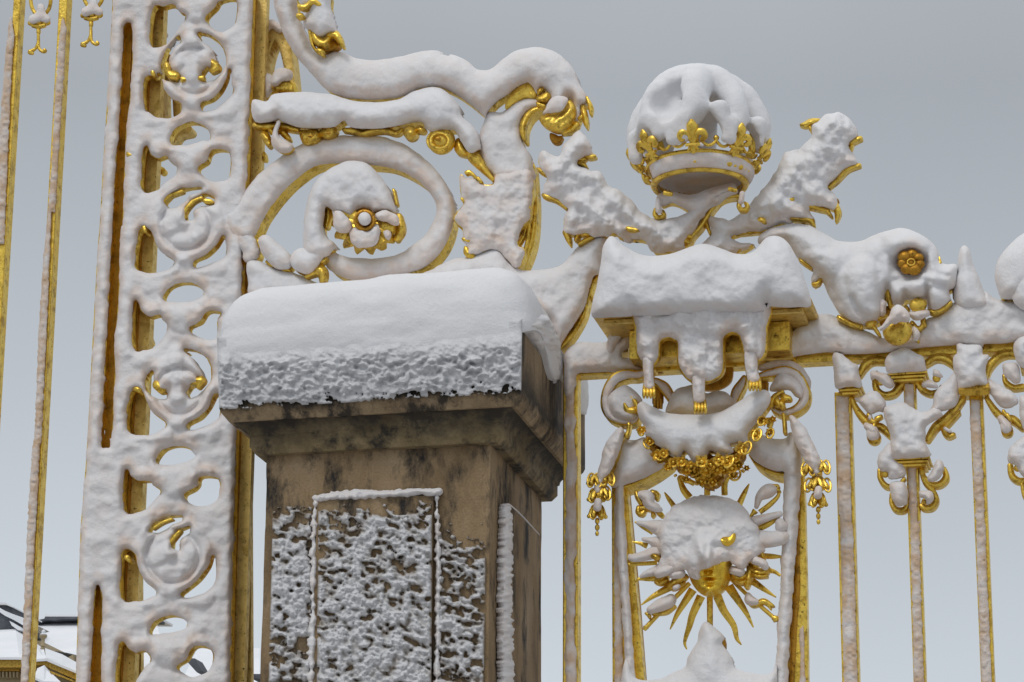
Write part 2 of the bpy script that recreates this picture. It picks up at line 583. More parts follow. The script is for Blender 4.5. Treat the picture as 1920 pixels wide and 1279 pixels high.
def mk_stone(name, base=((.19, .115, .05), (.30, .20, .10), (.38, .28, .16)), stain=.5, z_dark=None, zs=.45, sharp=.06):
    m, nt, b = nmat(name)
    co = objco(nt)
    mp = N(nt, 'ShaderNodeMapping'); mp.inputs['Scale'].default_value = (1, 1, zs)
    nt.links.new(co, mp.inputs[0])
    n1 = noise(nt, mp.outputs[0], 5.0, 8, .62, .15)
    c1 = ramp(nt, n1.outputs[0], [(.3, base[0]), (.5, base[1]), (.72, base[2])])
    n2 = noise(nt, mp.outputs[0], 8.5, 7, .70, .12)
    lo = .34+.16*stain
    r2 = ramp(nt, n2.outputs[0], [(lo-.10, (1, 1, 1)), (lo+sharp, (0, 0, 0))])
    mx = N(nt, 'ShaderNodeMixRGB', i_2=(.022, .019, .016, 1))
    if z_dark:                                   # black band under the drip edge: lichen stain plus painted soffit shade
        sp = N(nt, 'ShaderNodeSeparateXYZ'); nt.links.new(co, sp.inputs[0])
        mz = N(nt, 'ShaderNodeMapRange', i_1=z_dark[0], i_2=z_dark[1], i_3=0, i_4=1)
        nz = noise(nt, co, 9, 5, .7)
        az = N(nt, 'ShaderNodeMath', operation='MULTIPLY_ADD', i_1=.22)
        nt.links.new(nz.outputs[0], az.inputs[0]); nt.links.new(sp.outputs[2], az.inputs[2])
        nt.links.new(az.outputs[0], mz.inputs[0])
        mz2 = N(nt, 'ShaderNodeMapRange', i_1=z_dark[1]+.02, i_2=z_dark[1]+.14, i_3=1, i_4=.25)
        nt.links.new(az.outputs[0], mz2.inputs[0])
        mzz = N(nt, 'ShaderNodeMath', operation='MULTIPLY')
        nt.links.new(mz.outputs[0], mzz.inputs[0]); nt.links.new(mz2.outputs[0], mzz.inputs[1])
        mm = N(nt, 'ShaderNodeMath', operation='MAXIMUM')
        nt.links.new(mzz.outputs[0], mm.inputs[0]); nt.links.new(r2.outputs[0], mm.inputs[1])
        ms = N(nt, 'ShaderNodeMath', operation='MULTIPLY', i_1=.93); ms.use_clamp = True
        nt.links.new(mm.outputs[0], ms.inputs[0]); nt.links.new(ms.outputs[0], mx.inputs[0])
    else:
        nt.links.new(r2.outputs[0], mx.inputs[0])
    nt.links.new(c1.outputs[0], mx.inputs[1])
    n3 = noise(nt, co, 120, 4, .7)
    r3 = ramp(nt, n3.outputs[0], [(.3, (.55, .55, .55)), (.6, (1, 1, 1))])
    m3 = N(nt, 'ShaderNodeMixRGB', blend_type='MULTIPLY', i_0=.6)
    nt.links.new(mx.outputs[0], m3.inputs[1]); nt.links.new(r3.outputs[0], m3.inputs[2])
    nt.links.new(m3.outputs[0], b.inputs['Base Color'])
    b.inputs['Roughness'].default_value = .85
    bp = N(nt, 'ShaderNodeBump', i_Strength=.5, i_Distance=.008)
    nt.links.new(n3.outputs[0], bp.inputs['Height'])
    bp2 = N(nt, 'ShaderNodeBump', i_Strength=.15, i_Distance=.01)
    nt.links.new(n2.outputs[0], bp2.inputs['Height']); nt.links.new(bp.outputs[0], bp2.inputs['Normal'])
    nt.links.new(bp2.outputs[0], b.inputs['Normal'])
    return m

def mk_plain(name, c1, c2, scale=3, rough=.8, bump=.3):
    m, nt, b = nmat(name)
    co = objco(nt)
    n1 = noise(nt, co, scale, 6, .65)
    c = ramp(nt, n1.outputs[0], [(.35, c1), (.65, c2)])
    nt.links.new(c.outputs[0], b.inputs['Base Color'])
    b.inputs['Roughness'].default_value = rough
    bp = N(nt, 'ShaderNodeBump', i_Strength=bump, i_Distance=.05)
    nt.links.new(n1.outputs[0], bp.inputs['Height']); nt.links.new(bp.outputs[0], b.inputs['Normal'])
    return m

SNOW = mk_snow('snow')
SNOWC = mk_snow('snow_crust', 1.0, (.27, .22, .165), bump=.7)
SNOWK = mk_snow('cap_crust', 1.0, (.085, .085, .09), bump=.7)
GOLD = mk_gold('gilded_iron')
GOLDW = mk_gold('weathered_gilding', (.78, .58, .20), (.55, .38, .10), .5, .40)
GOLD_SHADE = mk_gold('shaded_gilding', (.50, .26, .035), (.30, .15, .02), .5, .42)  # darker gilding for recessed and rear parts, their shade put into the colour
GOLDF = mk_gold('mask_gilding', (.86, .58, .07), (.66, .42, .05), .26, .34)
SNOWT = mk_snow('thin_frost', .92, (.60, .42, .27))
# ------------------------------------------------------------------ ground
SNOWG = mk_plain('trodden_snow', (.20, .19, .18), (.55, .55, .56), .25)
g = MB()
n = 40
gx = np.concatenate([-np.geomspace(600, 4, n//2), np.geomspace(4, 600, n//2)])
for i in range(n):
    for j in range(n):
        g.V.append((gx[i], gx[j]+30, .25*vnoise(np.array(gx[i]/9), np.array(gx[j]/9), 3)-.15))
for i in range(n-1):
    for j in range(n-1):
        a = i*n+j
        g.F.append((a, a+n, a+n+1, a+1))
tag(g.build('ground', SNOWG, None, True, None), 'snow covered ground of the forecourt', None, kind='structure')

# ------------------------------------------------------------------ stone pillar (measured on its own planes)
DF = 0.60                                             # cap front plane lies 0.60 m in front of the fence
cl, cr = P(410.6, 773, DF), P(975.6, 739, DF)
ZC0 = float((cl[2]+cr[2])/2)                          # underside of the cap slab
XL, XR = float(cl[0]), float(cr[0])
ZC1 = float(P(980, 607, DF)[2])                       # top arris of the cap
# back corner: where the right side's lower edge ends
bd = min(np.linspace(-1.2, 0.3, 301), key=lambda d: np.hypot(*(np.array(proj([XR, -d, ZC0]))-(1097.6, 885))))
YB = -float(bd)
cxp, cyp = (XL+XR)/2, (-DF+YB)/2
ax, ay = (XR-XL)/2, (YB+DF)/2
# shaft
best = None
for din in np.linspace(.05, .35, 61):
    d = DF-din
    a_, b_ = P(504.5, 850, d), P(922, 828, d)
    e = abs((a_[0]+b_[0])/2-cxp)+abs((b_[0]-a_[0])/2-(ax-din))
    if best is None or e < best[0]: best = (e, din, float(a_[0]), float(b_[0]), float((a_[2]+b_[2])/2))
_, DIN, SXL, SXR, ZS = best
bxh, byh = ax-DIN, ay-DIN
print('pillar', ax, ay, DIN, ZC0, ZC1, ZS, 'snow top', PXM)
STONE = mk_stone('sandstone', ((.16, .105, .05), (.31, .215, .115), (.42, .31, .19)), stain=.7)
STONEC = mk_stone('streaked_sandstone', ((.22, .15, .08), (.36, .26, .15), (.50, .38, .24)), stain=.95, z_dark=(ZC0-.02+.11, ZC0+.03+.11), zs=.22, sharp=.03)
STONED = mk_stone('lichened_shaded_sandstone', ((.17, .12, .05), (.27, .20, .10), (.38, .29, .16)), stain=.85, zs=.9,
                  z_dark=(ZC0-.13+.11, ZC0-.03+.11))  # painted soffit shade joins the lichen on the cornice
pil = thing('stone_pillar', 'weathered sandstone pillar with a thick pillow of snow on its moulded cap',
            'pillar', (cxp, cyp, 0))

def rings(mb, prof, cap=True):
    """square sections: (inset from cap edge, z)"""
    o = len(mb.V)
    for ins, z in prof:
        for sx, sy in ((-1, -1), (1, -1), (1, 1), (-1, 1)):
            mb.V.append((cxp+sx*(ax-ins), cyp+sy*(ay-ins), z))
    for i in range(len(prof)-1):
        for j in range(4):
            a = o+i*4+j; b = o+i*4+(j+1) % 4
            mb.F.append((a, b, b+4, a+4))
    if cap:
        mb.F.append((o+3, o+2, o+1, o)); t = o+(len(prof)-1)*4
        mb.F.append((t, t+1, t+2, t+3))
def subdiv(o, lv, amp, sc, seed=1):
    """subdivide evenly and roughen a stone part"""
    m = o.modifiers.new('s', 'SUBSURF'); m.subdivision_type = 'SIMPLE'; m.levels = m.render_levels = lv
    dg = bpy.context.evaluated_depsgraph_get()
    me = bpy.data.meshes.new_from_object(o.evaluated_get(dg))
    o.modifiers.clear(); o.data = me
    n_ = len(me.vertices); c = np.zeros(n_*3, np.float32); me.vertices.foreach_get('co', c); c = c.reshape(-1, 3)
    nn = np.zeros(n_*3, np.float32); me.vertices.foreach_get('normal', nn); nn = nn.reshape(-1, 3)
    f = fbm((c[:, 0]+c[:, 1]*.7)*sc, (c[:, 2]+c[:, 1]*.6)*sc, 4, seed)
    c = c+nn*(f*amp)[:, None]
    me.vertices.foreach_set('co', c.astype(np.float32).ravel()); me.update()
    me.shade_smooth(); me.set_sharp_from_angle(angle=math.radians(38))

m = MB(); rings(m, [(DIN, 0.0), (DIN, 0.8), (DIN, 1.6), (DIN, 2.4), (DIN, 3.2), (DIN, ZS-.5), (DIN, ZS-.25), (DIN, ZS)])
shaft = m.build('shaft', STONE, pil); subdiv(shaft, 4, .005, 7)
m = MB(); rings(m, [(DIN-.12, 0.0), (DIN-.12, .7), (DIN-.02, .82)]); m.build('plinth', STONE, pil)
# moulding: fillet, hollow, then the projecting slab with a drip groove
zc = ZC0-.035
prof = [(DIN-.035, ZS-.012), (DIN-.055, ZS+.015), (DIN-.055, ZS+.055)]
for i in range(9):
    t = i/8*math.pi/2
    prof.append((DIN-.062-(DIN-.105)*(1-math.cos(t)), ZS+.06+(zc-ZS-.06)*math.sin(t)))
m = MB(); rings(m, prof); mo = m.build('cornice', STONED, pil); subdiv(mo, 3, .0003, 9)
m = MB(); rings(m, [(.03, ZC0-.034), (.006, ZC0-.004), (0, ZC0+.012), (0, ZC0+.1), (0, ZC1-.02), (.02, ZC1)])
cp_o = m.build('cap', STONEC, pil); subdiv(cp_o, 4, .0015, 8)
# raised panels with a thin margin
def panel(side):
    m = MB()
    if side == 'front':
        a_, b_ = P(594, 938, DF-DIN+.03), P(812, 930, DF-DIN+.03)
        y1 = -(DF-DIN)
        m.box((a_[0], y1-.03, .9), (b_[0], y1+.01, (a_[2]+b_[2])/2))
        pf = (a_[0], b_[0], (a_[2]+b_[2])/2)
    else:
        m.box((SXR-.01, cyp-byh+pin, .9), (SXR+.03, cyp+byh-pin, pz))
        pf = None
    m.build('raised_panel', STONE, pil)
    return pf
px0, px1, pz = panel('front')
pin = (px0-SXL)
panel('side')
DP = DF-DIN
# snow clumps blown onto the front of the shaft
def clumps(th, sx, sy, seed, sc=9.0, top=None, topw=60, bias=None):
    def f(X, Y):
        wx = 7*fbm(X/17, Y/17, 2, seed+3); wy = 6*fbm(X/19, Y/15, 2, seed+4)
        q = fbm((X+wx+.2*Y)/sx, (Y+wy-.22*X)/sy, 4, seed, .55)+.30*fbm(X/60, Y/45, 2, seed+7)
        t = th + 0*X
        if top is not None: t = t+np.clip((top-Y)/topw+1, 0, 3)*.55
        if bias is not None: t = t+bias(X, Y)
        return (t-q)*sc
    return f
def maxf(*fs):
    return lambda X, Y: np.maximum.reduce([f(X, Y) if callable(f) else sd_poly(X, Y, prep(f)[1]) for f in fs])
relief('snow_clumps', pil, SNOWC, [maxf(clumps(-.28, 13, 9, 11, 10, top=968, topw=70), '#X:512,930 586,930 580,1420 500,1420')],
       d0=DP+.001, T=.040, R=15, depth=.01, rough=.022, rsc=7, thin_h=.028, lip=.001, gain=.6, step=1.7, clip=(495, 920, 595, 1400), warm=.15, nb=1)
relief('snow_clumps', pil, SNOWC, [maxf(clumps(-.19, 13, 7.5, 23, 10, top=985, topw=60), '#X:818,940 912,935 905,1420 815,1420')],
       d0=DP+.001, T=.036, R=14, depth=.01, rough=.020, rsc=6.5, thin_h=.028, lip=.001, gain=.6, step=1.7, clip=(808, 930, 920, 1400), warm=.3, nb=1)
relief('snow_clumps', pil, SNOWC, [maxf(clumps(-.16, 13, 8, 37, 10, top=952, topw=20, bias=lambda X, Y: -.22*np.clip((Y-1020)/160, 0, 1)), '#X:597,940 810,932 808,1420 592,1420')],
       d0=DP+.031, T=.036, R=14, depth=.01, rough=.020, rsc=6.5, thin_h=.028, lip=.001, gain=.6, step=1.7, clip=(588, 925, 818, 1400), warm=.3, nb=1)
# snow packed along the panel margins
relief('snow', pil, SNOW, ['X:594,934,7.5 650,929,8.5 720,926,8 780,923,8 822,922,6.5'], d0=DP+.012, T=.035, R=9, depth=.03, rough=.012,
       rsc=9, edge=3.2, step=1.7, warm=.05)
relief('snow', pil, SNOW, ['X:591,940,4 589,1000,5 587,1060,6 587,1130,4.5 585,1200,7 584,1280,5 583,1400,5'],
       d0=DP+.012, T=.03, R=8, depth=.03, rough=.01, rsc=8, edge=5, step=1.7, warm=.1)
relief('snow', pil, SNOW, ['X:819,930,3 820,990,4 822,1060,5 821,1130,4 820,1200,5 819,1280,5 818,1400,5'],
       d0=DP+.008, T=.03, R=7, depth=.03, rough=.01, rsc=8, edge=5, step=1.7, warm=.1)
relief('snow', pil, SNOW, ['X:947,950,5 948,1000,6.5 947,1060,7.5 946,1130,7 947,1200,8 947,1280,8 947,1400,8'],
       plane=SXR+.012, T=.022, R=7, depth=.015, rough=.014, rsc=6, edge=3, step=1.7, warm=.1)
relief('snow', pil, SNOW, ['X:950,946,2.2 970,962,1.4 990,983,1.2 1008,1003,1.0'], plane=SXR+.02, T=.012, R=3, depth=.015, step=1.2, warm=.1)
# crust on the front of the cap, feathering out towards the drip edge
def crust(X, Y):
    yb = 772-(X-410)*.0602
    q = fbm(X/15, Y/11, 5, 51, .62)
    lo = np.clip((Y-(yb-34))/36, 0, 1.6)
    return (lo**1.2*1.0-.70-q)*9
def crust_h(X, Y, d):
    yy = Y+(X-410)*.0602                                # 773 along the drip edge
    t = np.clip((yy-648)/40, 0, 1); t = t*t*(3-2*t)
    wx = 8*fbm(X/18, Y/15, 2, 53); wy = 6*fbm(X/16, Y/18, 2, 54)
    n1 = fbm((X+wx+.3*Y)/12, (Y+wy-.15*X)/9, 4, 55, .6)
    n2 = 1-np.abs(fbm((X+wx)/11, (Y+wy)/8, 2, 56))*2.2
    rg = np.clip((yy-652)/45, 0, 1)
    lump = rg*(.040*n1+.008*n2)
    return t*((.036-.022*np.clip((yy-665)/60, 0, 1)) + lump*np.clip(d/6, 0, 1))
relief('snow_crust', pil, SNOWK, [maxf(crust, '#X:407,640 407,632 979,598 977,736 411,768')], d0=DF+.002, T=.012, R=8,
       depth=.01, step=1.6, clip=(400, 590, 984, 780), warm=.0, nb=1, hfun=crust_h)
# the pillow of snow on top
def heap():
    nu, nv = 150, 44
    V, F = [], []
    zt = float(P(760, 532, DF-.25)[2])
    H = zt-ZC1+.0
    zb = float(P(700, 706, DF)[2])
    for i in range(nv+1):
        s_ = i/nv
        for j in range(nu):
            th = 2*math.pi*j/nu
            c_, n_ = math.cos(th), math.sin(th)
            k_ = (abs(c_)**13+abs(n_)**13)**(-1/13)          # rounded square
            if s_ < .36:                                  # skirt over the slab's edge
                t = s_/.36
                r = .990+.066*math.sin(t*1.62)
                z = zb+(ZC1-zb+.04)*t
            else:
                t = (s_-.36)/.64
                a = t*math.pi/2
                r = max(0.0, math.cos(a))**.24*1.052
                z = ZC1+.04+(H-.04)*math.sin(a)**1.0
            x = cxp+k_*c_*r*ax; y = cyp+k_*n_*r*ay
            lean = 1.0+.06*(x-cxp)/ax
            if z > ZC1: z = ZC1+(z-ZC1)*lean
            if c_ > .6 and s_ < .36 : z = max(z, ZC1-.03+0.05*math.sin(9*n_)+.0*t) if abs(n_) < .93 else z
            V.append((x, y, z))
    V = np.array(V)
    d = fbm(V[:, 0]*7+V[:, 1]*5, V[:, 2]*8+V[:, 1]*4, 4, 77)
    dr = V-np.array([cxp, cyp, ZC1])
    dr /= np.linalg.norm(dr, axis=1)[:, None]
    lowz = np.clip((ZC1+.03-V[:, 2])/.14, 0, 1)
    d2 = fbm(V[:, 0]*34+V[:, 1]*20, V[:, 2]*38+V[:, 1]*9, 3, 78)
    V = V+dr*(d*.012+d2*.020*lowz)[:, None]
    for i in range(nv):
        for j in range(nu):
            a = i*nu+j; b = i*nu+(j+1) % nu
            F.append((a, b, b+nu, a+nu))
    F.append(tuple(range(nu-1, -1, -1)))
    me = make_mesh('snow_pillow', V, F)
    link_mesh('snow_pillow', me, SNOW, pil)
heap()
relief('snow', pil, SNOW, ['N:1580,345 1605,300 1650,285 1700,325 1730,400 1742,490 1738,560 1732,640 1722,600 1708,560 1690,510 1665,470 1620,405 1575,345'],
       plane=XR+.004, T=.03, R=12, depth=.03, rough=.014, rsc=12, edge=2, step=1.8, warm=.0)
def at(x, y, d=0.0):
    return P(x, y, d)

def orn(parent, shapes, holes=(), d0=0.0, depth=.06, T=.035, R=14, heap=0, edge=1.2, rough=.007, rsc=14, seed=0, k=5,
        warm=.5, gold=True, shrink=1.0, gmat=None, step=2.4, gT=.006, name='snow', gname='ironwork', gstep=None, **kw):
    """gilded iron of real depth with wind-packed snow stuck on its face"""
    if gold:
        relief(gname, parent, gmat or GOLD, shapes, holes, step=gstep or step, k=k, d0=d0, T=gT, R=5, depth=depth, grow=-shrink,
               heap=heap, mode='gold', lip=0)
    relief(name, parent, SNOW, shapes, holes, step=step, k=k, d0=d0+.004, T=T, R=R, depth=depth+.02, heap=heap, edge=edge,
           rough=rough, rsc=rsc, seed=seed, warm=warm, grow=kw.pop('grow', -.3), **kw)

def gold(parent, shapes, holes=(), d0=0.02, T=.02, R=8, depth=.03, mat=None, name='scroll', step=1.8, rough=.004, rsc=9, **kw):
    for i_, sh_ in enumerate(shapes):            # every stroke is a piece of its own
        o = relief(name, parent, mat or GOLD, [sh_], holes, d0=d0+.0012*(i_ % 3), T=T, R=R, depth=depth, mode='gold', step=step, rough=rough,
                   rsc=rsc, lip=0.001, sharp=60, **kw)
    return o

# ------------------------------------------------------------------ the openwork pilaster left of the pillar
col = thing('openwork_pilaster', 'tall openwork gilded pilaster of stacked rings plastered with snow, rising left of the stone pillar',
            'gate pilaster', at(330, 1279))
holes_big = [
 'A:880,55 932,50 985,38 1015,72 1050,92 1025,130 985,200 940,248 865,250',
 'A:1188,98 1240,45 1265,10 1340,8 1335,110 1300,158 1255,170 1200,130',
 'A:835,450 905,450 905,425 930,520 975,570 1020,595 1020,640 960,660 900,655 850,632 832,612',
 'A:1310,400 1315,470 1318,530 1260,590 1200,620 1160,625 1155,595 1215,570 1265,520 1300,450',
 'A:985,812 985,780 1010,740 1060,715 1110,708 1155,725 1185,755 1190,790 1150,790 1080,815 1020,818',
 'A:830,850 850,890 900,915 945,900 960,925 1000,955 990,990 930,1040 880,1080 815,1070',
 'A:1215,870 1300,875 1300,1000 1260,1020 1200,1020 1155,985 1140,960 1190,925',
 'B:805,110 850,110 875,170 920,230 980,270 975,290 930,320 870,330 815,320 780,290',
 'B:1275,140 1280,230 1220,270 1130,300 1115,275 1180,245 1240,190',
 'B:945,490 950,460 980,425 1040,405 1100,410 1145,440 1148,465 1080,490 1000,495',
 'B:770,510 795,560 850,600 905,590 920,615 945,640 935,680 900,730 860,765 820,770 768,755',
 'B:1190,570 1248,575 1230,600 1228,700 1170,710 1110,680 1090,655 1150,625',
 'B:752,1035 800,1030 825,1080 870,1150 935,1200 920,1220 880,1250 820,1252 735,1230',
 'B:1240,1040 1245,1140 1200,1190 1130,1220 1080,1222 1085,1205 1150,1170 1200,1110',
 'C:790,178 800,150 830,118 880,103 930,110 965,140 968,150 920,170 840,182',
 'C:632,230 650,255 690,280 745,280 760,300 795,325 775,350 730,400 690,418 628,412',
 'C:1010,258 1085,268 1088,340 1060,375 1000,388 950,375 930,345 975,320 1000,290',
 'C:620,640 662,640 680,700 720,780 775,830 735,855 680,865 615,850',
 'C:1068,650 1070,770 1020,820 950,845 915,842 930,828 1000,770 1050,700',
 'C:755,1030 775,990 820,962 870,955 915,970 928,992 880,1015 800,1028',
 'C:605,1095 640,1125 680,1138 718,1130 745,1165 715,1200 690,1240 650,1290 590,1290',
 'C:980,1110 1050,1125 1055,1180 1030,1220 960,1240 900,1215 895,1200 940,1170']
holes_fine = [
 '#A:1140,195 1175,203 1205,222 1240,250 1266,285 1280,325 1282,370 1262,408 1220,445 1170,458 1158,440 1165,415 1182,392 1192,418 1222,410 1246,382 1248,352 1238,325 1225,285 1195,250 1160,225',
 '#A:1018,215 985,245 955,290 938,340 930,400 930,440 960,455 1012,462 1018,448 985,438 955,410 948,375 955,330 985,270 1022,235',
 '#A:950,1155 985,1118 1030,1092 1080,1080 1145,1072 1142,1086 1085,1105 1040,1145 1000,1172 968,1172',
 '#A:1068,1250 1066,1215 1090,1170 1125,1135 1170,1115 1212,1135 1216,1162 1190,1168 1140,1168 1105,1190 1092,1215 1098,1248',
 '#B:1060,782 1100,788 1140,805 1175,838 1194,880 1197,940 1160,1000 1120,1030 1085,1042 1075,1025 1095,995 1108,990 1112,1012 1140,1000 1170,965 1172,930 1150,885 1120,835 1085,800',
 '#B:842,965 845,1000 870,1030 905,1045 942,1048 942,1032 905,1030 880,1010 868,975 868,905 850,930',
 '#C:752,520 780,486 820,464 860,455 905,452 905,464 860,478 825,505 790,520',
 '#C:868,602 872,560 895,525 945,504 942,528 905,548 888,570 892,612']
outer = '#A:632,-60 632,0 618,300 600,600 575,1000 560,1279 B:548,200 520,700 490,1279 C:420,200 395,500 370,1279 366,1420 1158,1420 1160,1279 1175,600 1190,50 B:1388,470 1392,270 A:1418,1000 1430,750 1437,500 1452,0 1454,-60'
slot1 = '#A:738,140 747,200 742,400 727,600 711,720 702,900 690,1279 B:682,0 665,500 641,760 646,900 628,1279 C:542,10 541,95 518,97 514,10 B:590,1279 615,800 640,300 655,0 A:655,1279 670,950 690,700 706,420 716,160 728,140'
slot2 = '#C:490,800 500,860 497,1279 495,1420 455,1420 460,1279 472,1050 480,900'
relief('front_frame', col, GOLD, [outer], holes_big+holes_fine+[slot1, slot2], step=2.6, d0=0, T=.006, R=5, depth=.042, grow=-2.2,
       heap=7, mode='gold', lip=0, clip=(110, -50, 490, 1400))
def circ(cx, cy, r, w, a0=0, a1=360, ky=1.0):
    return 'X:'+' '.join('%g,%g,%g' % (cx+r*math.cos(math.radians(t)), cy+r*ky*math.sin(math.radians(t)), w) for t in np.arange(a0, a1+1, 20))
BIG = [(363, 132, 58), (348, 421, 61), (336, 733, 58), (324, 1043, 64)]
SML = [(356, 270, 37), (342, 574, 38), (329, 882, 40), (318, 1202, 42), (365, -8, 40)]
md = []
for x, y, r in BIG:
    md += [(circ(x, y, r, 12), .020, 10)]
    md += [('X:%g,%g,20 %g,%g,15' % (x-52, y+78, x-25, y+80), .014, 16), ('X:%g,%g,20 %g,%g,15' % (x+60, y+76, x+28, y+78), .014, 16)]
for x, y, r in SML:
    md += [('X:%g,%g,22 %g,%g,26 %g,%g,22' % (x-18, y+18, x, y+24, x+18, y+18), .020, 20), (circ(x, y, r, 9, 170, 370), .012, 8)]
    md += [('X:%g,%g,14 %g,%g,14' % (x-60, y+8, x-59, y+9), .02, 13), ('X:%g,%g,14 %g,%g,14' % (x+57, y+3, x+58, y+4), .02, 13)]
for x, y in ((358, 105), (330, 708)):          # lily plugs inside the first and third ring
    md += [('X:%g,%g,16 %g,%g,13' % (x, y-45, x, y-10), .02, 12), ('X:%g,%g,16 %g,%g,12' % (x-22, y+4, x-30, y+16), .022, 13), ('X:%g,%g,16 %g,%g,12' % (x+24, y+2, x+30, y+10), .022, 13),
           ('X:%g,%g,11 %g,%g,17' % (x+2, y+8, x+2, y+34), .026, 13)]
for x, y in ((348, 421), (324, 1043)):
    md += [('X:%g,%g,14 %g,%g,17' % (x-38, y+6, x-8, y-12), .018, 12), ('X:%g,%g,14 %g,%g,12' % (x-4, y-10, x+18, y-36), .018, 11), ('X:%g,%g,16 %g,%g,14' % (x+34, y-6, x+24, y+18), .016, 13),
           ('X:%g,%g,14 %g,%g,14' % (x-14, y+34, x+10, y+28), .014, 12)]
def dents(X, Y, d):
    h = 0*X
    for x, y, r in BIG:                           # the gap between each ring and its filling
        rho = np.hypot(X-x, Y-y)
        h = h-.026*np.exp(-((rho-(r-15))/3.4)**2)*np.clip(d/5, 0, 1)
    for x0, y0, x1, y1 in ((466, 0, 424, 1279),):
        pass
    h = h+.008*fbm(X/38, Y/26, 2, 17)*np.clip(d/8, 0, 1)
    return h
relief('snow', col, SNOW, [outer], holes_big+holes_fine+[slot1, slot2], step=2.0, d0=.004, T=.038, R=12, depth=.07, edge=2.2, heap=7,
       rough=.008, rsc=20, warm=.55, clip=(110, -50, 490, 1400), seed=2, nb=3, aniso=1.15, kh=1.5, mounds=md, hfun=dents, gain=.35, grow=-3.9)
# back frame: posts, web plates and slanting struts behind the front frame
def vbar(name, mat, x, y, d, w, dp, z0=0.4, z1=None, lean=None):
    """upright flat bar: x,y = a photo point on its front left edge"""
    p = P(x, y, d)
    z1 = z1 if z1 is not None else float(P(x, -70, d)[2])
    m_ = MB()
    m_.box((p[0], -d, z0), (p[0]+w, -d+dp, z1))
    return m_.build(name, mat, col, False)
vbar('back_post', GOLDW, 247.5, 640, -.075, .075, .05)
vbar('web_plate', GOLD_SHADE, 238, 640, -.05, .04, .16)
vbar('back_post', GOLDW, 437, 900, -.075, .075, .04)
vbar('web_plate', GOLD_SHADE, 430, 640, -.055, .06, .10)
vbar('web_plate', GOLD_SHADE, 205, 640, -.04, .035, .03)
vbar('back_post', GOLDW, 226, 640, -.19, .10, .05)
for xo in (0, ):
    a_, b_ = P(452, 800, -.13), P(447, 1279, -.13)
    m = MB()
    def hx(xa0, xa1, ya, xb0, xb1, yb, d, dp):
        p = [P(xb0, yb, d), P(xb1, yb, d), P(xb1, yb, d)+[0, dp, 0], P(xb0, yb, d)+[0, dp, 0],
             P(xa0, ya, d), P(xa1, ya, d), P(xa1, ya, d)+[0, dp, 0], P(xa0, ya, d)+[0, dp, 0]]
        return p
    m.hexa(hx(446, 469, 700, 436, 472, 1400, -.14, .03)); m.build('back_strut', GOLDW, col, False)
    m = MB(); m.hexa(hx(240, 262, 800, 225, 266, 1400, -.14, .03)); m.build('back_strut', GOLDW, col, False)
# hoops and small pieces of the back frame seen through the openings
relief('hoop', col, GOLDW, ['X:487,235,8 489,150,8 497,90,10 512,60,12 530,75,12 540,120,9 546,170,8 547,180,8'], d0=-.16, T=.004, R=4, depth=.10, mode='gold', lip=0)
orn(col, ['X:490,80,7 497,55,9 510,45,9 524,55,8'], d0=-.16, gold=False, T=.04, depth=.08, heap=0)
relief('hoop', col, GOLDW, ['X:300,215,7 300,150,7 312,110,8 326,130,7 332,215,7'], d0=-.2, T=.004, R=4, depth=.10, mode='gold', lip=0)
orn(col, ['A:915,215,22 935,200,24'], d0=-.16, gold=False, T=.04, depth=.08)
orn(col, ['A:1510,430,22 1530,470,40 1520,540,20'], d0=-.13, depth=.05, warm=.8)
orn(col, ['A:1570,470,25 1600,430,40 1640,430,35'], d0=-.08, gold=False, T=.03, depth=.05)
gold(col, ['A:1580,500,30 1640,490,45 1665,510,30', 'A:1600,560,25 1640,580,35'], d0=-.1, T=.03, name='leaf')
relief('hoop', col, GOLDW, ['A:970,810,24 1010,750,26 1070,735,24'], d0=-.19, T=.004, R=4, depth=.07, mode='gold', lip=0)
gold(col, ['A:1500,880,18 1508,905,14'], d0=-.1, name='leaf')
gold(col, ['A:900,960,18 925,975,20'], d0=-.15, name='leaf')
gold(col, ['B:840,700,20 855,735,18'], d0=-.17, name='leaf')
# collars, bolts and bared scrolls on the front
for t in ('A:735,880,16 765,885,24', 'A:1350,835,20 1380,832,24', 'A:810,66,10 825,62,9', 'A:792,218,7 806,216,7', 'A:868,405,11 874,425,12',
          'B:820,75,12 828,100,12', 'B:690,765,16 720,765,10', 'B:775,1000,18 790,1005,18', 'C:635,655,14 645,670,10'):
    gold(col, [t], d0=.030, T=.016, R=9, depth=.05, name='bolt')
gold(col, ['A:950,370,18 965,420,22 1000,430,28', 'A:1165,350,10 1200,350,18 1235,380,22 1210,400,18'], d0=.034, T=.022, name='scroll')
gold(col, ['#A:1028,440 1165,430 1165,452 1030,468'], d0=.05, T=.012, R=4, name='band')
gold(col, ['B:900,980,30 920,1000,28', 'B:1070,960,22 1110,955,22 1150,950,22 1130,985,16'], d0=.034, T=.022, name='scroll')
gold(col, ['B:980,1050,12 1040,1055,14'], d0=.05, T=.012, R=4, name='band')
gold(col, ['A:905,1170,8 960,1120,10 1040,1090,9', 'A:1010,1255,14 1050,1205,12 1100,1150,10 1150,1128,8', 'A:1170,1145,14 1205,1150,12'], d0=.03, T=.015, name='scroll')
gold(col, ['B:980,95,10 1010,50,12 1050,15,10'], d0=.034, T=.015, name='scroll')
gold(col, ['C:765,510,5 810,480,6 860,462,5', 'C:845,590,10 870,555,10 900,522,8'], d0=.034, T=.015, name='scroll')

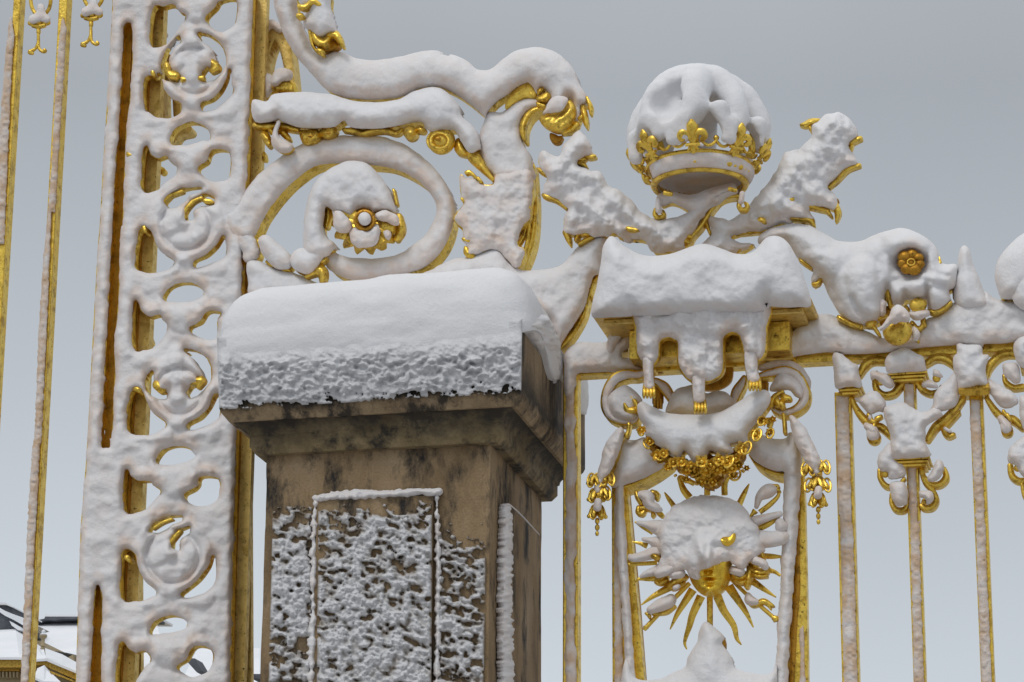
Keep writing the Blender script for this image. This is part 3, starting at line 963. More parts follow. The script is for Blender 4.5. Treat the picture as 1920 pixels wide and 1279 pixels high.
# ------------------------------------------------------------------ bars of the railing at the far left
rail_l = thing('iron_railing', 'tall thin gilded railing bars iced on one side, at the left of the openwork pilaster', 'railing', at(60, 1279))
def bar(parent, xt, yt, w_px, snow_txt, wx=.055, dp=.062, z1=None, d=0.0, warm=.9, yref=None):
    p = P(xt, yt, d)
    m_ = MB()
    z1 = z1 if z1 is not None else float(P(xt, -70, d)[2])
    m_.box((p[0], -d, 0.4), (p[0]+wx, -d+dp, z1))
    o = m_.build('bar', GOLD, parent, False)
    bv = o.modifiers.new('b', 'BEVEL'); bv.width = .004; bv.segments = 2
    relief('snow', parent, SNOWT, [snow_txt], d0=d+.003, grow=-2.2, T=.012, R=8, depth=.02, edge=1.6, rough=.006, rsc=9, warm=warm, step=2.2, aniso=1.6)
    return o
bar(rail_l, 0.5, 400, 20, '#A:44,130 60,60 88,180 72,420 55,760 30,1400 -40,1400 -12,800 15,400', wx=.032)
bar(rail_l, 88, 400, 22, '#A:345,120 360,60 385,160 372,420 348,760 316,1279 B:300,0 274,640 245,1279 C:205,100 190,400 170,800 148,1279 145,1420 90,1420 98,1279 120,750 135,420 155,100 B:190,1279 215,640 245,200 A:262,1279 290,900 310,500 328,250', wx=.038)
for k_, (dx, dy) in enumerate(((0, 0), (98.5, -14))):
    pd = thing('pendant_finial', ['gilded pendant finial with a forked tip hanging between the two leftmost railing bars',
                                  'gilded pendant finial with a forked tip hanging between the railing bar and the openwork pilaster'][k_],
               'finial', at(72+dx, 60+dy))
    sh = lambda t: ' '.join(t_ if ':' in t_ else t_ for t_ in t.split())
    def mv(txt):
        out = []
        for t_ in txt.split():
            if t_.startswith('A:'): out.append('A:'); t_ = t_[2:]
            q = t_.split(',')
            out.append('%g,%g,%s' % (float(q[0])+dx*3.045, float(q[1])+dy*3.045, q[2]))
        return ' '.join(out)
    m = MB()
    ptube(m, mv('A:205,-60,12 178,-20,12 182,40,12 215,100,10'), .01); ptube(m, mv('A:255,-60,12 288,-20,12 280,50,12 240,100,10'), .01)
    m.build('loop', GOLD, pd)
    m = MB(); pball(m, mv('A:180,132,22 265,130,24 222,128,22'), .015, 1.1, .8, .8)
    ptube(m, mv('A:185,145,14 220,152,16 260,145,14'), .015); m.build('collar', GOLD, pd)
    m = MB(); ptube(m, mv('A:220,140,12 220,185,14 219,195,10 219,240,11 216,265,13'), .01)
    ptube(m, mv('A:216,250,10 205,275,10 185,290,12 172,298,16 190,308,9'), .012)
    ptube(m, mv('A:218,250,10 225,280,10 245,296,10 258,292,12 252,280,8'), .012); m.build('forked_tip', GOLD, pd)
    relief('snow', pd, SNOW, [mv('A:232,40,20 232,80,26'), mv('A:190,110,26 232,95,26 265,108,22')], d0=.02, T=.02, R=9, depth=.02, warm=.3, rough=.004, edge=1)
# ------------------------------------------------------------------ great scroll bracket over the pillar
scr = thing('scroll_bracket', 'great gilded volute bracket with an oval scroll and leafy rosette above the stone pillar',
            'scroll ornament', at(700, 540))
# oval scroll
oval = ['E:40,640,120 110,540,100 215,405,95 340,290,88 500,195,82 680,172,88 850,175,95 1010,200,88 1160,280,75 1270,380,62 1335,490,54 1345,600,58 1290,740,72 1190,845,78 1060,905,68 900,935,68 760,935,72 660,905,62 610,870,50']
orn(scr, oval, d0=.0, depth=.10, T=.05, R=20, heap=10, rough=.010, rsc=20, seed=3, warm=.75, edge=1.5)
inner = ['E:440,800 440,650 452,560 480,440 540,350 640,275 760,243 870,275 950,370 1005,470 1035,570 1010,585 960,568 910,575 885,590 870,565 835,552 790,560 765,600 740,620 700,590 640,575 600,540 580,540 572,600 566,680 590,735 640,775 600,850 520,870 460,850']
orn(scr, inner, d0=.06, depth=.07, T=.07, R=26, heap=12, rough=.012, rsc=18, seed=4, warm=.25)
gold(scr, ['E:592,540,18 598,600,20 585,660,18', 'E:610,770,14 630,800,12'], d0=.045, name='leaf')
# rosette: a whorl of gilded leaves round a knob
for i in range(13):
    a_ = math.radians(-60+i*24)
    dx_, dy_ = math.cos(a_), math.sin(a_)*.88
    if dy_ < -.45: continue
    c0 = S('E:%g,%g' % (845+60*dx_, 640+60*dy_))[0]; c1 = S('E:%g,%g' % (845+218*dx_, 640+222*dy_))[0]
    m = MB()
    q0, q1 = P(c0[0], c0[1], .10), P(c1[0], c1[1], .05)
    qm = P(*(c0*.35+c1*.65), .10)
    m.tube([q0, q0*.5+qm*.5, qm, q1], [.014, .026, .034, .014], 9, .4)
    for s_ in (-1, 1):
        pr = np.array([-(c1-c0)[1], (c1-c0)[0]])*.26*s_
        q2 = P(*(c0*.3+c1*.70+pr), .06)
        m.tube([q0, P(*(c0*.6+c1*.4+pr*.7), .095), q2], [.010, .022, .010], 7, .4)
    m.build('leaf', GOLD, scr)
relief('rosette_shade_disc', scr, GOLD_SHADE, ['E:840,640,110 845,650,110'], d0=.075, T=.02, R=14, depth=.03, mode='gold', step=2)  # dark disc standing in for the shaded hollow round the knob
gold(scr, ['E:1015,430,10 1035,520,9', 'E:1050,600,22 1062,680,26 1035,740,20', 'E:930,650,18 990,665,22 1010,690,14'], d0=.07, name='leaf')
for t_, a_ in ((['E:640,570 700,580 745,640 740,690 700,705 650,690 630,640'], 1), (['E:745,680 800,672 850,690 905,650 930,690 915,760 870,795 800,800 750,770 735,720'], 2),
               (['E:900,580 960,560 1010,575 1045,600 1050,650 1020,655 985,640 940,630 905,620'], 3), (['E:955,700 985,690 1000,715 985,750 960,740'], 4)):
    relief('snow', scr, SNOW, t_, d0=.115, T=.045, R=15, depth=.05, warm=.6, rough=.016, rsc=12, seed=9+a_, edge=2)
m = MB()
q_ = S('E:830,625')[0]
m.tube([P(q_[0]+math.cos(t)*17.5, q_[1]+math.sin(t)*17, .145) for t in np.linspace(0, 2*math.pi, 22, endpoint=False)], .008, 7, closed=True)
m.ball(P(q_[0], q_[1], .12), .03, 1, .6, 1); m.build('knob_ring', GOLD_SHADE, scr)
relief('snow', scr, SNOW, ['E:830,612,40 832,618,40'], d0=.145, T=.035, R=12, depth=.02, warm=.1)
# fruit and leaves at the oval's foot, and its sprig
orn(scr, ['E:195,760,45 230,810,62 290,870,66 330,900,40'], d0=.05, T=.05, R=18, heap=6, warm=.35, seed=5)
orn(scr, ['E:430,880,78 460,890,80', 'E:500,860,60 560,800,50'], d0=.07, T=.05, R=20, warm=.25, seed=6)
gold(scr, ['E:455,985,10 520,950,26 550,940,36 562,990,26 550,1020,8', 'E:553,890,16 580,870,14'], d0=.07, T=.03, name='leaf')
gold(scr, ['E:150,755,14 165,790,14', 'E:205,890,10 240,915,10', 'E:318,935,20 350,945,12'], d0=.04, name='leaf')
orn(scr, ['E:80,890 150,880 260,930 400,965 540,1030 640,1060 500,1130 120,1130 85,1000'], d0=.02, T=.05, R=20, warm=.25, seed=7, heap=10)
orn(scr, ['E:60,740,60 110,820,55 90,860,40'], d0=.015, T=.03, warm=.4, seed=8)
# upper S scroll
upper = ['D:230,-70 250,0 268,100 318,235 400,370 490,475 590,575 690,622 850,640 1000,632 1085,612 1200,562 1300,556 1390,590 1500,665 1600,750 '
         'F:392,690 400,640 470,560 560,500 640,440 720,405 760,440 800,490 830,450 880,485 900,520 890,560 870,600 835,655 900,645 1000,630 1040,570 1060,530 1085,590 1100,660 1090,720 1120,720 1150,640 1145,590 1190,570 1190,510 1130,400 1080,290 1000,200 900,140 780,120 620,150 520,220 420,300 320,300 250,240 150,190 0,165 '
         'D:1400,360 1300,325 1200,330 1050,360 900,382 780,372 700,340 620,318 580,350 545,350 500,320 470,250 430,170 400,100 395,0 395,-70']
orn(scr, upper, d0=.02, depth=.075, T=.075, R=34, heap=14, rough=.010, rsc=26, seed=10, warm=.6, k=3, edge=1.5, nb=4)
orn(scr, ['F:400,640 520,640 620,560 760,520 860,560 860,600 780,615 710,660 665,740 668,830 690,900 735,960 755,1050 765,1130 G:765,60 775,150 700,200 560,190 460,160 430,120 370,60 F:330,980 325,920 340,800 370,720'],
    d0=.0, depth=.10, T=.055, R=24, rough=.012, rsc=22, seed=11, warm=.45, heap=6)
# underside of the curl, bared gilding
gold(scr, ['F:540,600 560,530 620,460 700,415 750,430 790,490 780,530 700,520 620,560 560,610'], d0=.035, T=.006, name='curl')
gold(scr, ['F:860,610,14 790,615,22 735,650,26 695,710,28 680,780,24 690,850,14'], d0=.03, T=.02, depth=.08, name='curl')
gold(scr, ['F:808,490,14 820,470,22 835,455,14', 'F:800,530,16 840,530,34 875,510,30', 'F:800,570,14 850,590,14'], d0=.06, T=.02, name='leaf')
gold(scr, ['F:815,690 870,655 940,640 1000,625 1035,560 1060,545 1095,580 1100,640 1080,720 1030,780 960,800 880,770 830,730'], d0=.075, T=.035, R=12, name='curl',
     hfun=lambda X, Y, d: .006*np.sin((X*.8+Y*1.0)/3.3)*np.clip(d/6, 0, 1))
gold(scr, ['F:1000,800,18 1060,780,30 1110,740,26', 'F:1160,590,14 1170,640,24 1185,720,22 1195,765,8', 'F:1195,520,10 1220,590,20 1225,655,10', 'F:1135,690,14 1170,660,16'], d0=.05, T=.02, name='leaf')
gold(scr, ['F:910,820,14 935,850,34 960,860,30 990,840,12'], d0=.03, T=.015, mat=GOLD_SHADE, name='leaf')
orn(scr, ['F:870,600 900,540 960,510 1040,530 1030,580 990,630 900,650 840,650'], d0=.10, gold=False, T=.02, R=10, depth=.03, warm=.6)
# leafy bud at the top of the scroll
orn(scr, ['D:410,-70 600,-70 612,30 628,110 652,190 680,250 640,215 600,215 560,240 520,235 480,195 440,170 440,120 460,60 420,20'], d0=.10, depth=.06, T=.07, R=26, warm=.2, seed=12, heap=8)
gold(scr, ['D:410,40,12 440,45,18 470,30,16 500,5,20 540,30,14', 'D:405,100,16 425,98,16'], d0=.17, T=.02, name='leaf')
gold(scr, ['D:505,215,18 530,260,30 570,275,32 600,240,16', 'D:600,225,16 640,215,22 660,240,24 690,295,10', 'D:535,320,16 555,325,16', 'D:480,200,12 490,260,10 510,310,10 560,345,10'], d0=.12, T=.025, name='leaf')
gold(scr, ['D:600,280,25 650,285,25 580,320,16'], d0=.08, T=.02, mat=GOLD_SHADE, name='leaf')
# stem edge and acanthus leaf
gold(scr, ['G:768,40,9 778,200,12 782,330,16 775,430,22 762,560,28 735,680,34 690,800,36 650,880,28'], d0=-.02, T=.012, R=5, depth=.08, name='curl')
gold(scr, ['G:735,480,10 720,620,12 690,760,12', 'G:715,510,8 680,620,10 600,760,10 640,840,10'], d0=.01, T=.015, name='curl')
orn(scr, ['G:180,120 240,150 300,150 345,190 440,190 470,110 620,90 740,90 770,230 752,330 740,470 690,530 645,600 650,680 690,700 700,760 640,870 560,800 500,730 420,715 330,760 290,770 240,770 225,740 240,690 205,640 200,560 135,490 140,440 210,350 190,300'],
    d0=.04, depth=.05, T=.035, R=13, rough=.02, rsc=17, edge=3, seed=13, warm=1.0, gmat=GOLD, shrink=0)
gold(scr, ['G:230,100,14 260,95,14 310,140,12', 'G:325,145,14 345,170,14', 'G:205,630,12 260,640,20 330,640,20', 'G:225,700,14 240,740,30 275,765,24', 'G:195,310,12 205,325,10', 'G:730,370,10 732,380,10',
           'G:470,380,8 500,385,10', 'G:345,480,8 350,490,7', 'G:400,600,9 420,600,9', 'G:340,620,14 350,610,12'], d0=.062, T=.012, R=5, name='leaf')
# bed of snow on the volute that runs from behind the cap to the tablet
bed = ['G:-100,900 0,850 130,790 240,770 330,745 430,712 500,722 560,800 640,862 720,882 900,868 1000,830 1060,765 1130,690 1250,610 1330,600 1345,680 1310,780 1305,900 1250,930 1215,1020 1190,1130 1150,1230 N:1790,400 1752,470 1738,490 1725,420 1690,330 1600,250 1480,200 1300,180 900,210 700,220']
orn(scr, bed, d0=.02, depth=.08, T=.06, R=28, rough=.011, rsc=24, seed=14, warm=.5, heap=8, edge=1.2)
gold(scr, ['G:1295,925,18 1255,960,18 1230,1010,20 1210,1090,18 1170,1180,18', 'G:1215,1060,12 1235,1100,12', 'N:1895,210,10 1870,300,14 1810,400,16 1750,470,12'], d0=.0, T=.02, depth=.06, name='curl')

# ------------------------------------------------------------------ festoon of leaves and fruit above the oval
fes = thing('leaf_festoon', 'horizontal gilded festoon of leaves and fruit buried in snow just above the oval scroll', 'festoon', at(640, 240, .05))
orn(fes, ['D:110,640 200,645 250,600 400,588 600,600 750,642 900,652 1050,632 1150,580 1260,555 1350,580 1430,670 1450,740 1540,830 1568,930 1555,960 1500,975 1440,900 1400,830 1300,850 1230,830 1190,780 1060,800 900,825 740,815 700,770 640,810 550,820 430,818 310,782 280,760 260,740 270,770 130,780'],
    d0=.06, depth=.07, T=.08, R=34, rough=.012, rsc=24, seed=20, warm=.15, heap=14, gT=.004, nb=4)
orn(fes, ['D:280,780,14 258,850,18 270,910,38 320,940,40 360,935,14'], d0=.08, T=.04, warm=.5, seed=21, depth=.03)
gold(fes, ['D:130,800,18 200,810,24 270,800,20 340,815,22 400,830,16', 'D:190,860,26 215,910,24 220,930,14', 'D:230,830,20 250,860,14', 'D:300,840,22 330,870,20 350,890,10',
           'D:430,850,20 470,880,48 500,870,50', 'D:560,850,24 600,845,40 640,835,18', 'D:700,830,14 760,835,18 820,850,18 880,835,20 960,830,20 1030,850,16 1070,830,14', 'D:440,905,12 480,900,14'],
     d0=.05, T=.04, R=12, rough=.012, rsc=7, name='leaf')
gold(fes, ['D:1120,845,44 1125,850,46', 'D:1180,825,24 1200,830,22'], d0=.08, T=.05, R=13, name='fruit', mat=GOLD)
m = MB(); pball(m, 'D:1325,905,88', .07, 1, .75, 1, nu=24, nv=14); m.build('fruit', GOLD, fes)
m = MB()
for rr, dd in ((60, .10), (82, .06)):
    c_ = S('D:1312,900')[0]
    pts = [P(c_[0]+math.cos(t)*rr/3.41*.95, c_[1]+math.sin(t)*rr/3.41*.8, dd+.015) for t in np.linspace(0, 2*math.pi, 28, endpoint=False)]
    m.tube(pts, .007, 6, closed=True)
m.build('fruit_rim', GOLD, fes)
m = MB(); pball(m, 'D:1300,888,20', .13, 1, .6, .8); m.build('fruit_eye', GOLD_SHADE, fes)
gold(fes, ['D:1430,900,18 1440,950,36 1470,975,26', 'D:1490,975,20 1525,1000,40 1560,1040,34 1600,1090,22 1650,1145,12'], d0=.05, T=.025, name='leaf')
m = MB()
for (x_, y_, r_) in ((485, 872, 12), (600, 852, 10), (1120, 835, 12)):
    pball(m, 'D:%g,%g,%g' % (x_, y_, r_), .11, 1.6, .6, .8)
m.build('fruit_eye', GOLD_SHADE, fes)
# ------------------------------------------------------------------ royal crown
CX, CYP, CD = 1312.0, 352.0, .12                     # crown axis, brought a little in front of the fence
cc = P(CX, CYP, CD)                                   # centre of the lower rim
crn = thing('royal_crown', 'gilded royal crown with lily ornaments and snow filled arches, resting on the crossed palm branches', 'crown', cc)
view_az = math.atan2(CAM[1]-cc[1], CAM[0]-cc[0])      # direction from the crown to the viewer
def ring_pt(th, r, z): return np.array([cc[0]+r*math.cos(view_az+th), cc[1]+r*math.sin(view_az+th), cc[2]+z])
K = PXM*1.005
R0, R1 = 82*K, 93*K
ZB = 31*K
m = MB()
prof = [(R0-.012, .004), (R0-.004, 0), (R0+.008, .0), (R0+.014, .010), (R0+.010, .022), (R0+.002, .026)]
m.lathe(cc, prof+[(R0-.012, .026), (R0-.012, .004)], 64)
m.build('lower_rim', GOLD, crn)
m = MB(); m.lathe(cc, [(R0+.001, .02), (R1-.006, ZB), (R1-.018, ZB), (R0-.011, .02)], 64); m.build('circlet', GOLD, crn)
m = MB(); m.lathe(cc, [(R1-.01, ZB-.004), (R1+.008, ZB-.002), (R1+.013, ZB+.008), (R1+.006, ZB+.018), (R1-.008, ZB+.02), (R1-.014, ZB)], 64); m.build('upper_rim', GOLD, crn)
# snow frozen on the circlet (front and right are partly bare)
V, F = [], []
nt_, nz_ = 90, 12
for i in range(nz_+1):
    for j in range(nt_+1):
        th = -1.75+2.95*j/nt_
        z = .022+(ZB-.026)*i/nz_
        r = R0+(R1-R0)*(z/ZB)
        e_ = math.sin(math.pi*i/nz_)**.5*math.sin(math.pi*min(1, max(0, j/nt_)))**.35
        p = ring_pt(-th, r+.014*e_*(1+.5*float(fbm(np.array(th*9), np.array(z*60), 3, 91)))-.001, z)
        V.append(p)
for i in range(nz_):
    for j in range(nt_):
        a = i*(nt_+1)+j
        F.append((a, a+1, a+nt_+2, a+nt_+1))
me = make_mesh('snow', V, F)
at_ = me.attributes.new('thin', 'FLOAT', 'POINT'); at_.data.foreach_set('value', np.full(len(V), .9, np.float32))
so = link_mesh('snow', me, SNOW, crn)
sm_ = so.modifiers.new('s', 'SOLIDIFY'); sm_.thickness = .01; sm_.offset = -1
# hoar inside the circlet
m = MB(); m.lathe(cc, [(R0-.014, .006), (R1-.02, ZB), (R1-.06, ZB+.02), (.005, ZB+.03)], 48)
me = make_mesh('frost_lining', m.V, [tuple(reversed(f_)) for f_ in m.F])
at_ = me.attributes.new('thin', 'FLOAT', 'POINT'); at_.data.foreach_set('value', np.full(len(m.V), 1.0, np.float32))
link_mesh('frost_lining', me, SNOW, crn)
# jewels on the circlet
m = MB()
for t_ in (.58, .73, .86, 1.0, 1.12, -.08, -1.45, 2.4, 2.8, 3.4, 3.8):
    p = ring_pt(t_, R0+(R1-R0)*.52+.012, ZB*.50)
    m = MB(); m.ball(p, .014 if t_ in (.58, .86) else .010, 1.15, 1.15, .85); m.build('jewel', GOLD, crn)
# fleurs-de-lis round the rim
def frame(th, z, r, tilt):
    o_ = ring_pt(th, r, z)
    out = np.array([math.cos(view_az+th), math.sin(view_az+th), 0])
    tan = np.array([-math.sin(view_az+th), math.cos(view_az+th), 0])
    up = np.array([0, 0, 1.])*math.cos(tilt)+out*math.sin(tilt)
    nor = np.cross(tan, up); nor = nor if nor @ out > 0 else -nor
    return o_, tan, up, nor
def fleur(th, parent):
    o_, t_, u_, n_ = frame(th, ZB+.012, R1+.012, .50)
    g_ = lambda x, y, z=0: o_+t_*x*1.12+u_*y*1.12+n_*z*1.15
    m = MB()
    m.tube([g_(0, -.012, .012), g_(0, .012, .014), g_(0, .024, .014), g_(0, .05, .014), g_(0, .075, .018), g_(0, .092, .016), g_(0, .108, .012)],
           [.006, .012, .007, .012, .022, .020, .005], 10, .6, nrm=n_)
    m.tube([g_(-.026, .020, .016), g_(.026, .020, .016)], [.0075, .0075], 6, 1)
    for s_ in (-1, 1):
        pts = [g_(s_*.004, .026, .012), g_(s_*.010, .046, .016), g_(s_*.022, .062, .018), g_(s_*.036, .062, .018), g_(s_*.043, .049, .018), g_(s_*.036, .038, .018), g_(s_*.028, .043, .018)]
        m.tube(catmull(pts, False, 3), np.interp(np.linspace(0, 6, 19), range(7), [.007, .010, .014, .015, .013, .010, .007]), 8, .9, nrm=n_)
        m.tube([g_(s_*.008, .018, .012), g_(s_*.014, .006, .012), g_(s_*.02, -.002, .01)], [.005, .006, .002], 6)
    m.build('fleur_de_lis', GOLD, parent)
TH0 = -.10
for k_ in range(8):
    fleur(TH0+k_*math.pi/4*.93 if k_ < 3 else TH0+k_*math.pi/4, crn)
for k_ in range(8):                                  # scalloped fringe with a pearl between every two lilies
    m = MB()
    a0, a1 = TH0+k_*math.pi/4, TH0+(k_+1)*math.pi/4
    pts, rr = [], []
    for q in np.linspace(0, 1, 21):
        th = a0+.13+(a1-a0-.26)*q
        zz = ZB+.026+.020*abs(2*((q*2) % 1)-1)**2
        pts.append(ring_pt(th, R1+.016+.2*(zz-ZB), zz)); rr.append(.0066)
    m.tube(pts, rr, 6)
    pm = ring_pt((a0+a1)/2, R1+.026, ZB+.056)
    m.ball(pm, .012, nu=8, nv=6)
    m.build('pearl_fringe', GOLD, crn)
# arches: gilded hoops bowing out over the circlet, each loaded with snow, meeting at the top
RB = 99*K
def arch_pts(th, n=16, off=0.0):
    out = []
    for q in np.linspace(0, 1, n):
        a = -.35+q*(math.pi/2+.35)
        if a > 0: r = (RB+off)*math.cos(a)**.85
        else: r = (RB+off)-.022*(a/.35)**2
        z = ZB+.125+(.205+off)*math.sin(a) if a > 0 else ZB+.125+.22*a
        out.append(ring_pt(th, max(r, .012), z))
    return np.array(out)
for k_ in range(8):
    th = TH0+.02+k_*math.pi/4
    m = MB(); m.tube(arch_pts(th), .016, 8, .6); m.build('arch', GOLD, crn)
snow_b = bpy.data.metaballs.new('snow_mass')
# snow on the arches modelled as one soft mass: voxel union of thick tubes and the filled top
def sdf_caps(Pn, segs, k):
    f = None
    for a, b, ra, rb in segs:
        ab = b-a
        t = np.clip(((Pn-a) @ ab)/(ab @ ab+1e-12), 0, 1)
        d = np.linalg.norm(Pn-a-t[:, None]*ab, axis=1)-(ra+(rb-ra)*t)
        f = d if f is None else smin(f, d, k)
    return f
bpy.data.metaballs.remove(snow_b)
segs = []
for k_ in range(8):
    th = TH0+.02+k_*math.pi/4
    a = arch_pts(th, 12, .022)
    fat = [.018, .022, .030, .037, .042, .045, .048, .052, .056, .060, .062, .064]
    if k_ == 1: fat = [f_*.82 for f_ in fat[:8]]+fat[8:]
    if k_ in (0, 7): fat = [f_*1.12 for f_ in fat]
    for i in range(1, 11):
        segs.append((a[i], a[i+1], fat[i], fat[i+1]))
# bridges of snow on the viewer's left, between the lilies
for t0, t1, lo, hi, r_ in ((-.38, -.62, 3, 5, .042), (-1.15, -1.45, 3, 6, .04), (-1.9, -1.6, 3, 7, .04)):
    a, b = arch_pts(t0, 12, .01), arch_pts(t1, 12, .01)
    segs.append((a[lo], b[hi], r_, r_)); segs.append((b[lo], a[hi], r_, r_))
def surf_nets(fn, lo, hi, h, name, mat, parent, seed=0, amp=.006):
    """mesh of an implicit solid by naive surface nets"""
    xs = [np.arange(lo[i], hi[i]+h, h) for i in range(3)]
    G = np.stack(np.meshgrid(*xs, indexing='ij'), -1)
    f = fn(G.reshape(-1, 3)).reshape(G.shape[:3])
    s_ = f < 0
    nx, ny, nz = [n_-1 for n_ in f.shape]
    corners = [(i, j, k) for i in (0, 1) for j in (0, 1) for k in (0, 1)]
    sub = lambda A, c: A[c[0]:c[0]+nx, c[1]:c[1]+ny, c[2]:c[2]+nz]
    cnt = sum(sub(s_, c).astype(int) for c in corners)
    act = (cnt > 0) & (cnt < 8)
    acc = np.zeros((nx, ny, nz, 3)); w = np.zeros((nx, ny, nz))
    edges = [(a, b) for a in corners for b in corners if sum(abs(p_-q_) for p_, q_ in zip(a, b)) == 1 and a < b]
    for a, b in edges:
        fa, fb = sub(f, a), sub(f, b)
        cr = (fa < 0) != (fb < 0)
        t = np.where(cr, fa/(fa-fb+1e-12), 0)
        for d_ in range(3):
            acc[..., d_] += np.where(cr, a[d_]+t*(b[d_]-a[d_]), 0)
        w += cr
    idx = -np.ones((nx, ny, nz), int); n_ = int(act.sum()); idx[act] = np.arange(n_)
    ii = np.stack(np.nonzero(act), 1)
    Vv = (ii+acc[act]/w[act][:, None])*h+np.array(lo)
    Q = []
    for ax_ in range(3):
        o1, o2 = [(1, 2), (2, 0), (0, 1)][ax_]
        sl = [slice(None)]*3; sl2 = [slice(None)]*3
        sl[ax_] = slice(0, -1); sl2[ax_] = slice(1, None)
        A, B = s_[tuple(sl)], s_[tuple(sl2)]
        for sign in (0, 1):
            e_ = (A & ~B) if sign == 0 else (~A & B)
            p = np.stack(np.nonzero(e_), 1)
            ok = (p[:, o1] > 0) & (p[:, o2] > 0) & (p[:, o1] < (nx, ny, nz)[o1]) & (p[:, o2] < (nx, ny, nz)[o2])
            p = p[ok]
            def g_(d1, d2):
                q = p.copy(); q[:, o1] -= d1; q[:, o2] -= d2
                return idx[q[:, 0], q[:, 1], q[:, 2]]
            quad = [g_(1, 1), g_(0, 1), g_(0, 0), g_(1, 0)]
            if sign: quad = quad[::-1]
            Q.append(np.stack(quad, 1))
    Q = np.vstack(Q)
    Q = Q[(Q >= 0).all(1)]
    me = fast_mesh(name, Vv, Q)
    nn = np.zeros(len(me.vertices)*3, np.float32); me.vertices.foreach_get('normal', nn); nn = nn.reshape(-1, 3)
    if len(nn) == len(Vv):
        d_ = fbm(Vv[:, 0]*14+Vv[:, 1]*9, Vv[:, 2]*15+Vv[:, 1]*7, 4, seed)
        Vv = Vv+nn*(d_*amp)[:, None]
        me.vertices.foreach_set('co', Vv.astype(np.float32).ravel()); me.update()
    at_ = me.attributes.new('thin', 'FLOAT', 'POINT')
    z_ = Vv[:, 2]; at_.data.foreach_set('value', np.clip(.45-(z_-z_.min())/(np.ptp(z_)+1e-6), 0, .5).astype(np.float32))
    return link_mesh(name, me, mat, parent)
top = ring_pt(0, 0, ZB+.125+.205)
dents_c = [(P(1254, 205, .36), .038), (P(1262, 188, .34), .036), (P(1240, 192, .33), .036), (P(1268, 172, .30), .025), (P(1206, 262, .30), .035), (P(1324, 232, .37), .040), (P(1330, 250, .36), .040), (P(1397, 270, .24), .045), (P(1402, 258, .20), .04), (P(1290, 165, .30), .02), (P(1399, 266, .15), .045), (P(1399, 266, .05), .045), (P(1399, 266, -.05), .045), (P(1399, 266, -.14), .05), (P(1335, 262, .28), .03), (P(1334, 262, .18), .035)]
for px_, py_, py2, d_, r_ in ((1236, 225, 250, .33, .036), (1262, 238, 262, .36, .034), (1284, 225, 252, .37, .036), (1318, 240, 268, .37, .026), (1350, 205, 255, .35, .036), (1372, 232, 262, .33, .026), (1420, 235, 268, .22, .035), (1192, 262, 296, .24, .034), (1212, 240, 285, .28, .026)):
    segs.append((P(px_, py_, d_), P(px_, py2, d_), r_, r_*.8))
def crown_snow(Pn):
    f = sdf_caps(Pn, segs, .035)
    g_ = (np.sqrt(((Pn-top)**2 @ np.array([1/.13**2, 1/.13**2, 1/.065**2])))-1)*.065
    f = smin(f, g_, .04)
    for c_, r_ in dents_c:
        f = -smin(-f, np.linalg.norm(Pn-c_, axis=1)-r_, .045)
    return f
surf_nets(crown_snow, cc+[-.33, -.33, ZB-.03], cc+[.33, .33, .5], .0105, 'snow', SNOW, crn, 61)
# small volutes under the rim and the bowed supports
for s_, t0, t1 in ((-1, 'R:355,1060,22 350,1110,28 355,1160,34', 'R:325,1150,16 320,1195,20 350,1218,20 392,1205,18 396,1168,14 370,1160,10'),
                   (1, 'R:1095,1010,24 1090,1060,26 1085,1080,28', 'R:1068,1075,14 1066,1120,20 1085,1148,20 1125,1145,18 1142,1110,16 1120,1090,12')):
    gold(crn, [t1], d0=.14+.04*s_, T=.02, name='volute')
    orn(crn, [t0], d0=.17+.04*s_, gold=False, T=.03, R=8, depth=.03, warm=.5, rough=.003)
m = MB(); ptube(m, 'R:400,1000,20 440,1010,22 480,1015,18', .22); m.build('boss', GOLD, crn)
m = MB(); ptube(m, 'R:975,965,18 1010,975,20 1050,985,16', .22); m.build('boss', GOLD, crn)
gold(crn, ['R:205,790,14 200,770,24 160,770,26 120,730,12', 'R:235,860,14 220,850,18 230,890,14 275,905,12'], d0=.14, T=.02, name='leaf')
# ------------------------------------------------------------------ crossed palm branches
pl = thing('palm_branch', 'left one of the two crossed snowy palm branches under the crown', 'palm branch', at(1150, 420, .05))
pr = thing('palm_branch', 'right one of the two crossed palm branches under the crown, with ragged snowy tip', 'palm branch', at(1480, 360, .05))
orn(pl, ['G:1000,-110 960,-30 840,-80 800,-10 812,60 870,120 850,200 838,275 870,300 960,320 1040,380 1040,400 1010,440 1000,520 1008,600 1060,600 1140,590 1190,600 1240,615 1290,610 1370,612 1410,590 1450,625 1560,655 1650,650 '
         'H:60,1010 150,1032 230,1028 290,1100 430,1088 480,1050 520,970 600,865 700,775 800,738 790,690 700,700 560,760 510,800 500,838 430,870 350,886 262,879 '
         'G:1705,460 1650,430 1560,340 1480,260 1392,222 1350,160 1290,100 1190,62 1130,30 1180,-30 1225,-20 1245,-40 1225,-120 1180,-190 1130,-250 1060,-180'],
    d0=.06, depth=.05, T=.075, R=26, rough=.028, rsc=19, seed=30, warm=.4, edge=4, heap=5, k=3, nb=3,
    mounds=[('G:1080,-90,60 1000,-20,70 950,40,70 900,90,60', .03, 18), ('G:1100,80,60 1250,130,70 1300,180,50', .035, 18), ('G:1080,330,60 1060,470,60', .03, 16),
            ('G:1180,330,60 1330,450,70 1450,560,50', .03, 18), ('G:1420,300,60 1580,440,60 1690,560,60', .03, 18)])
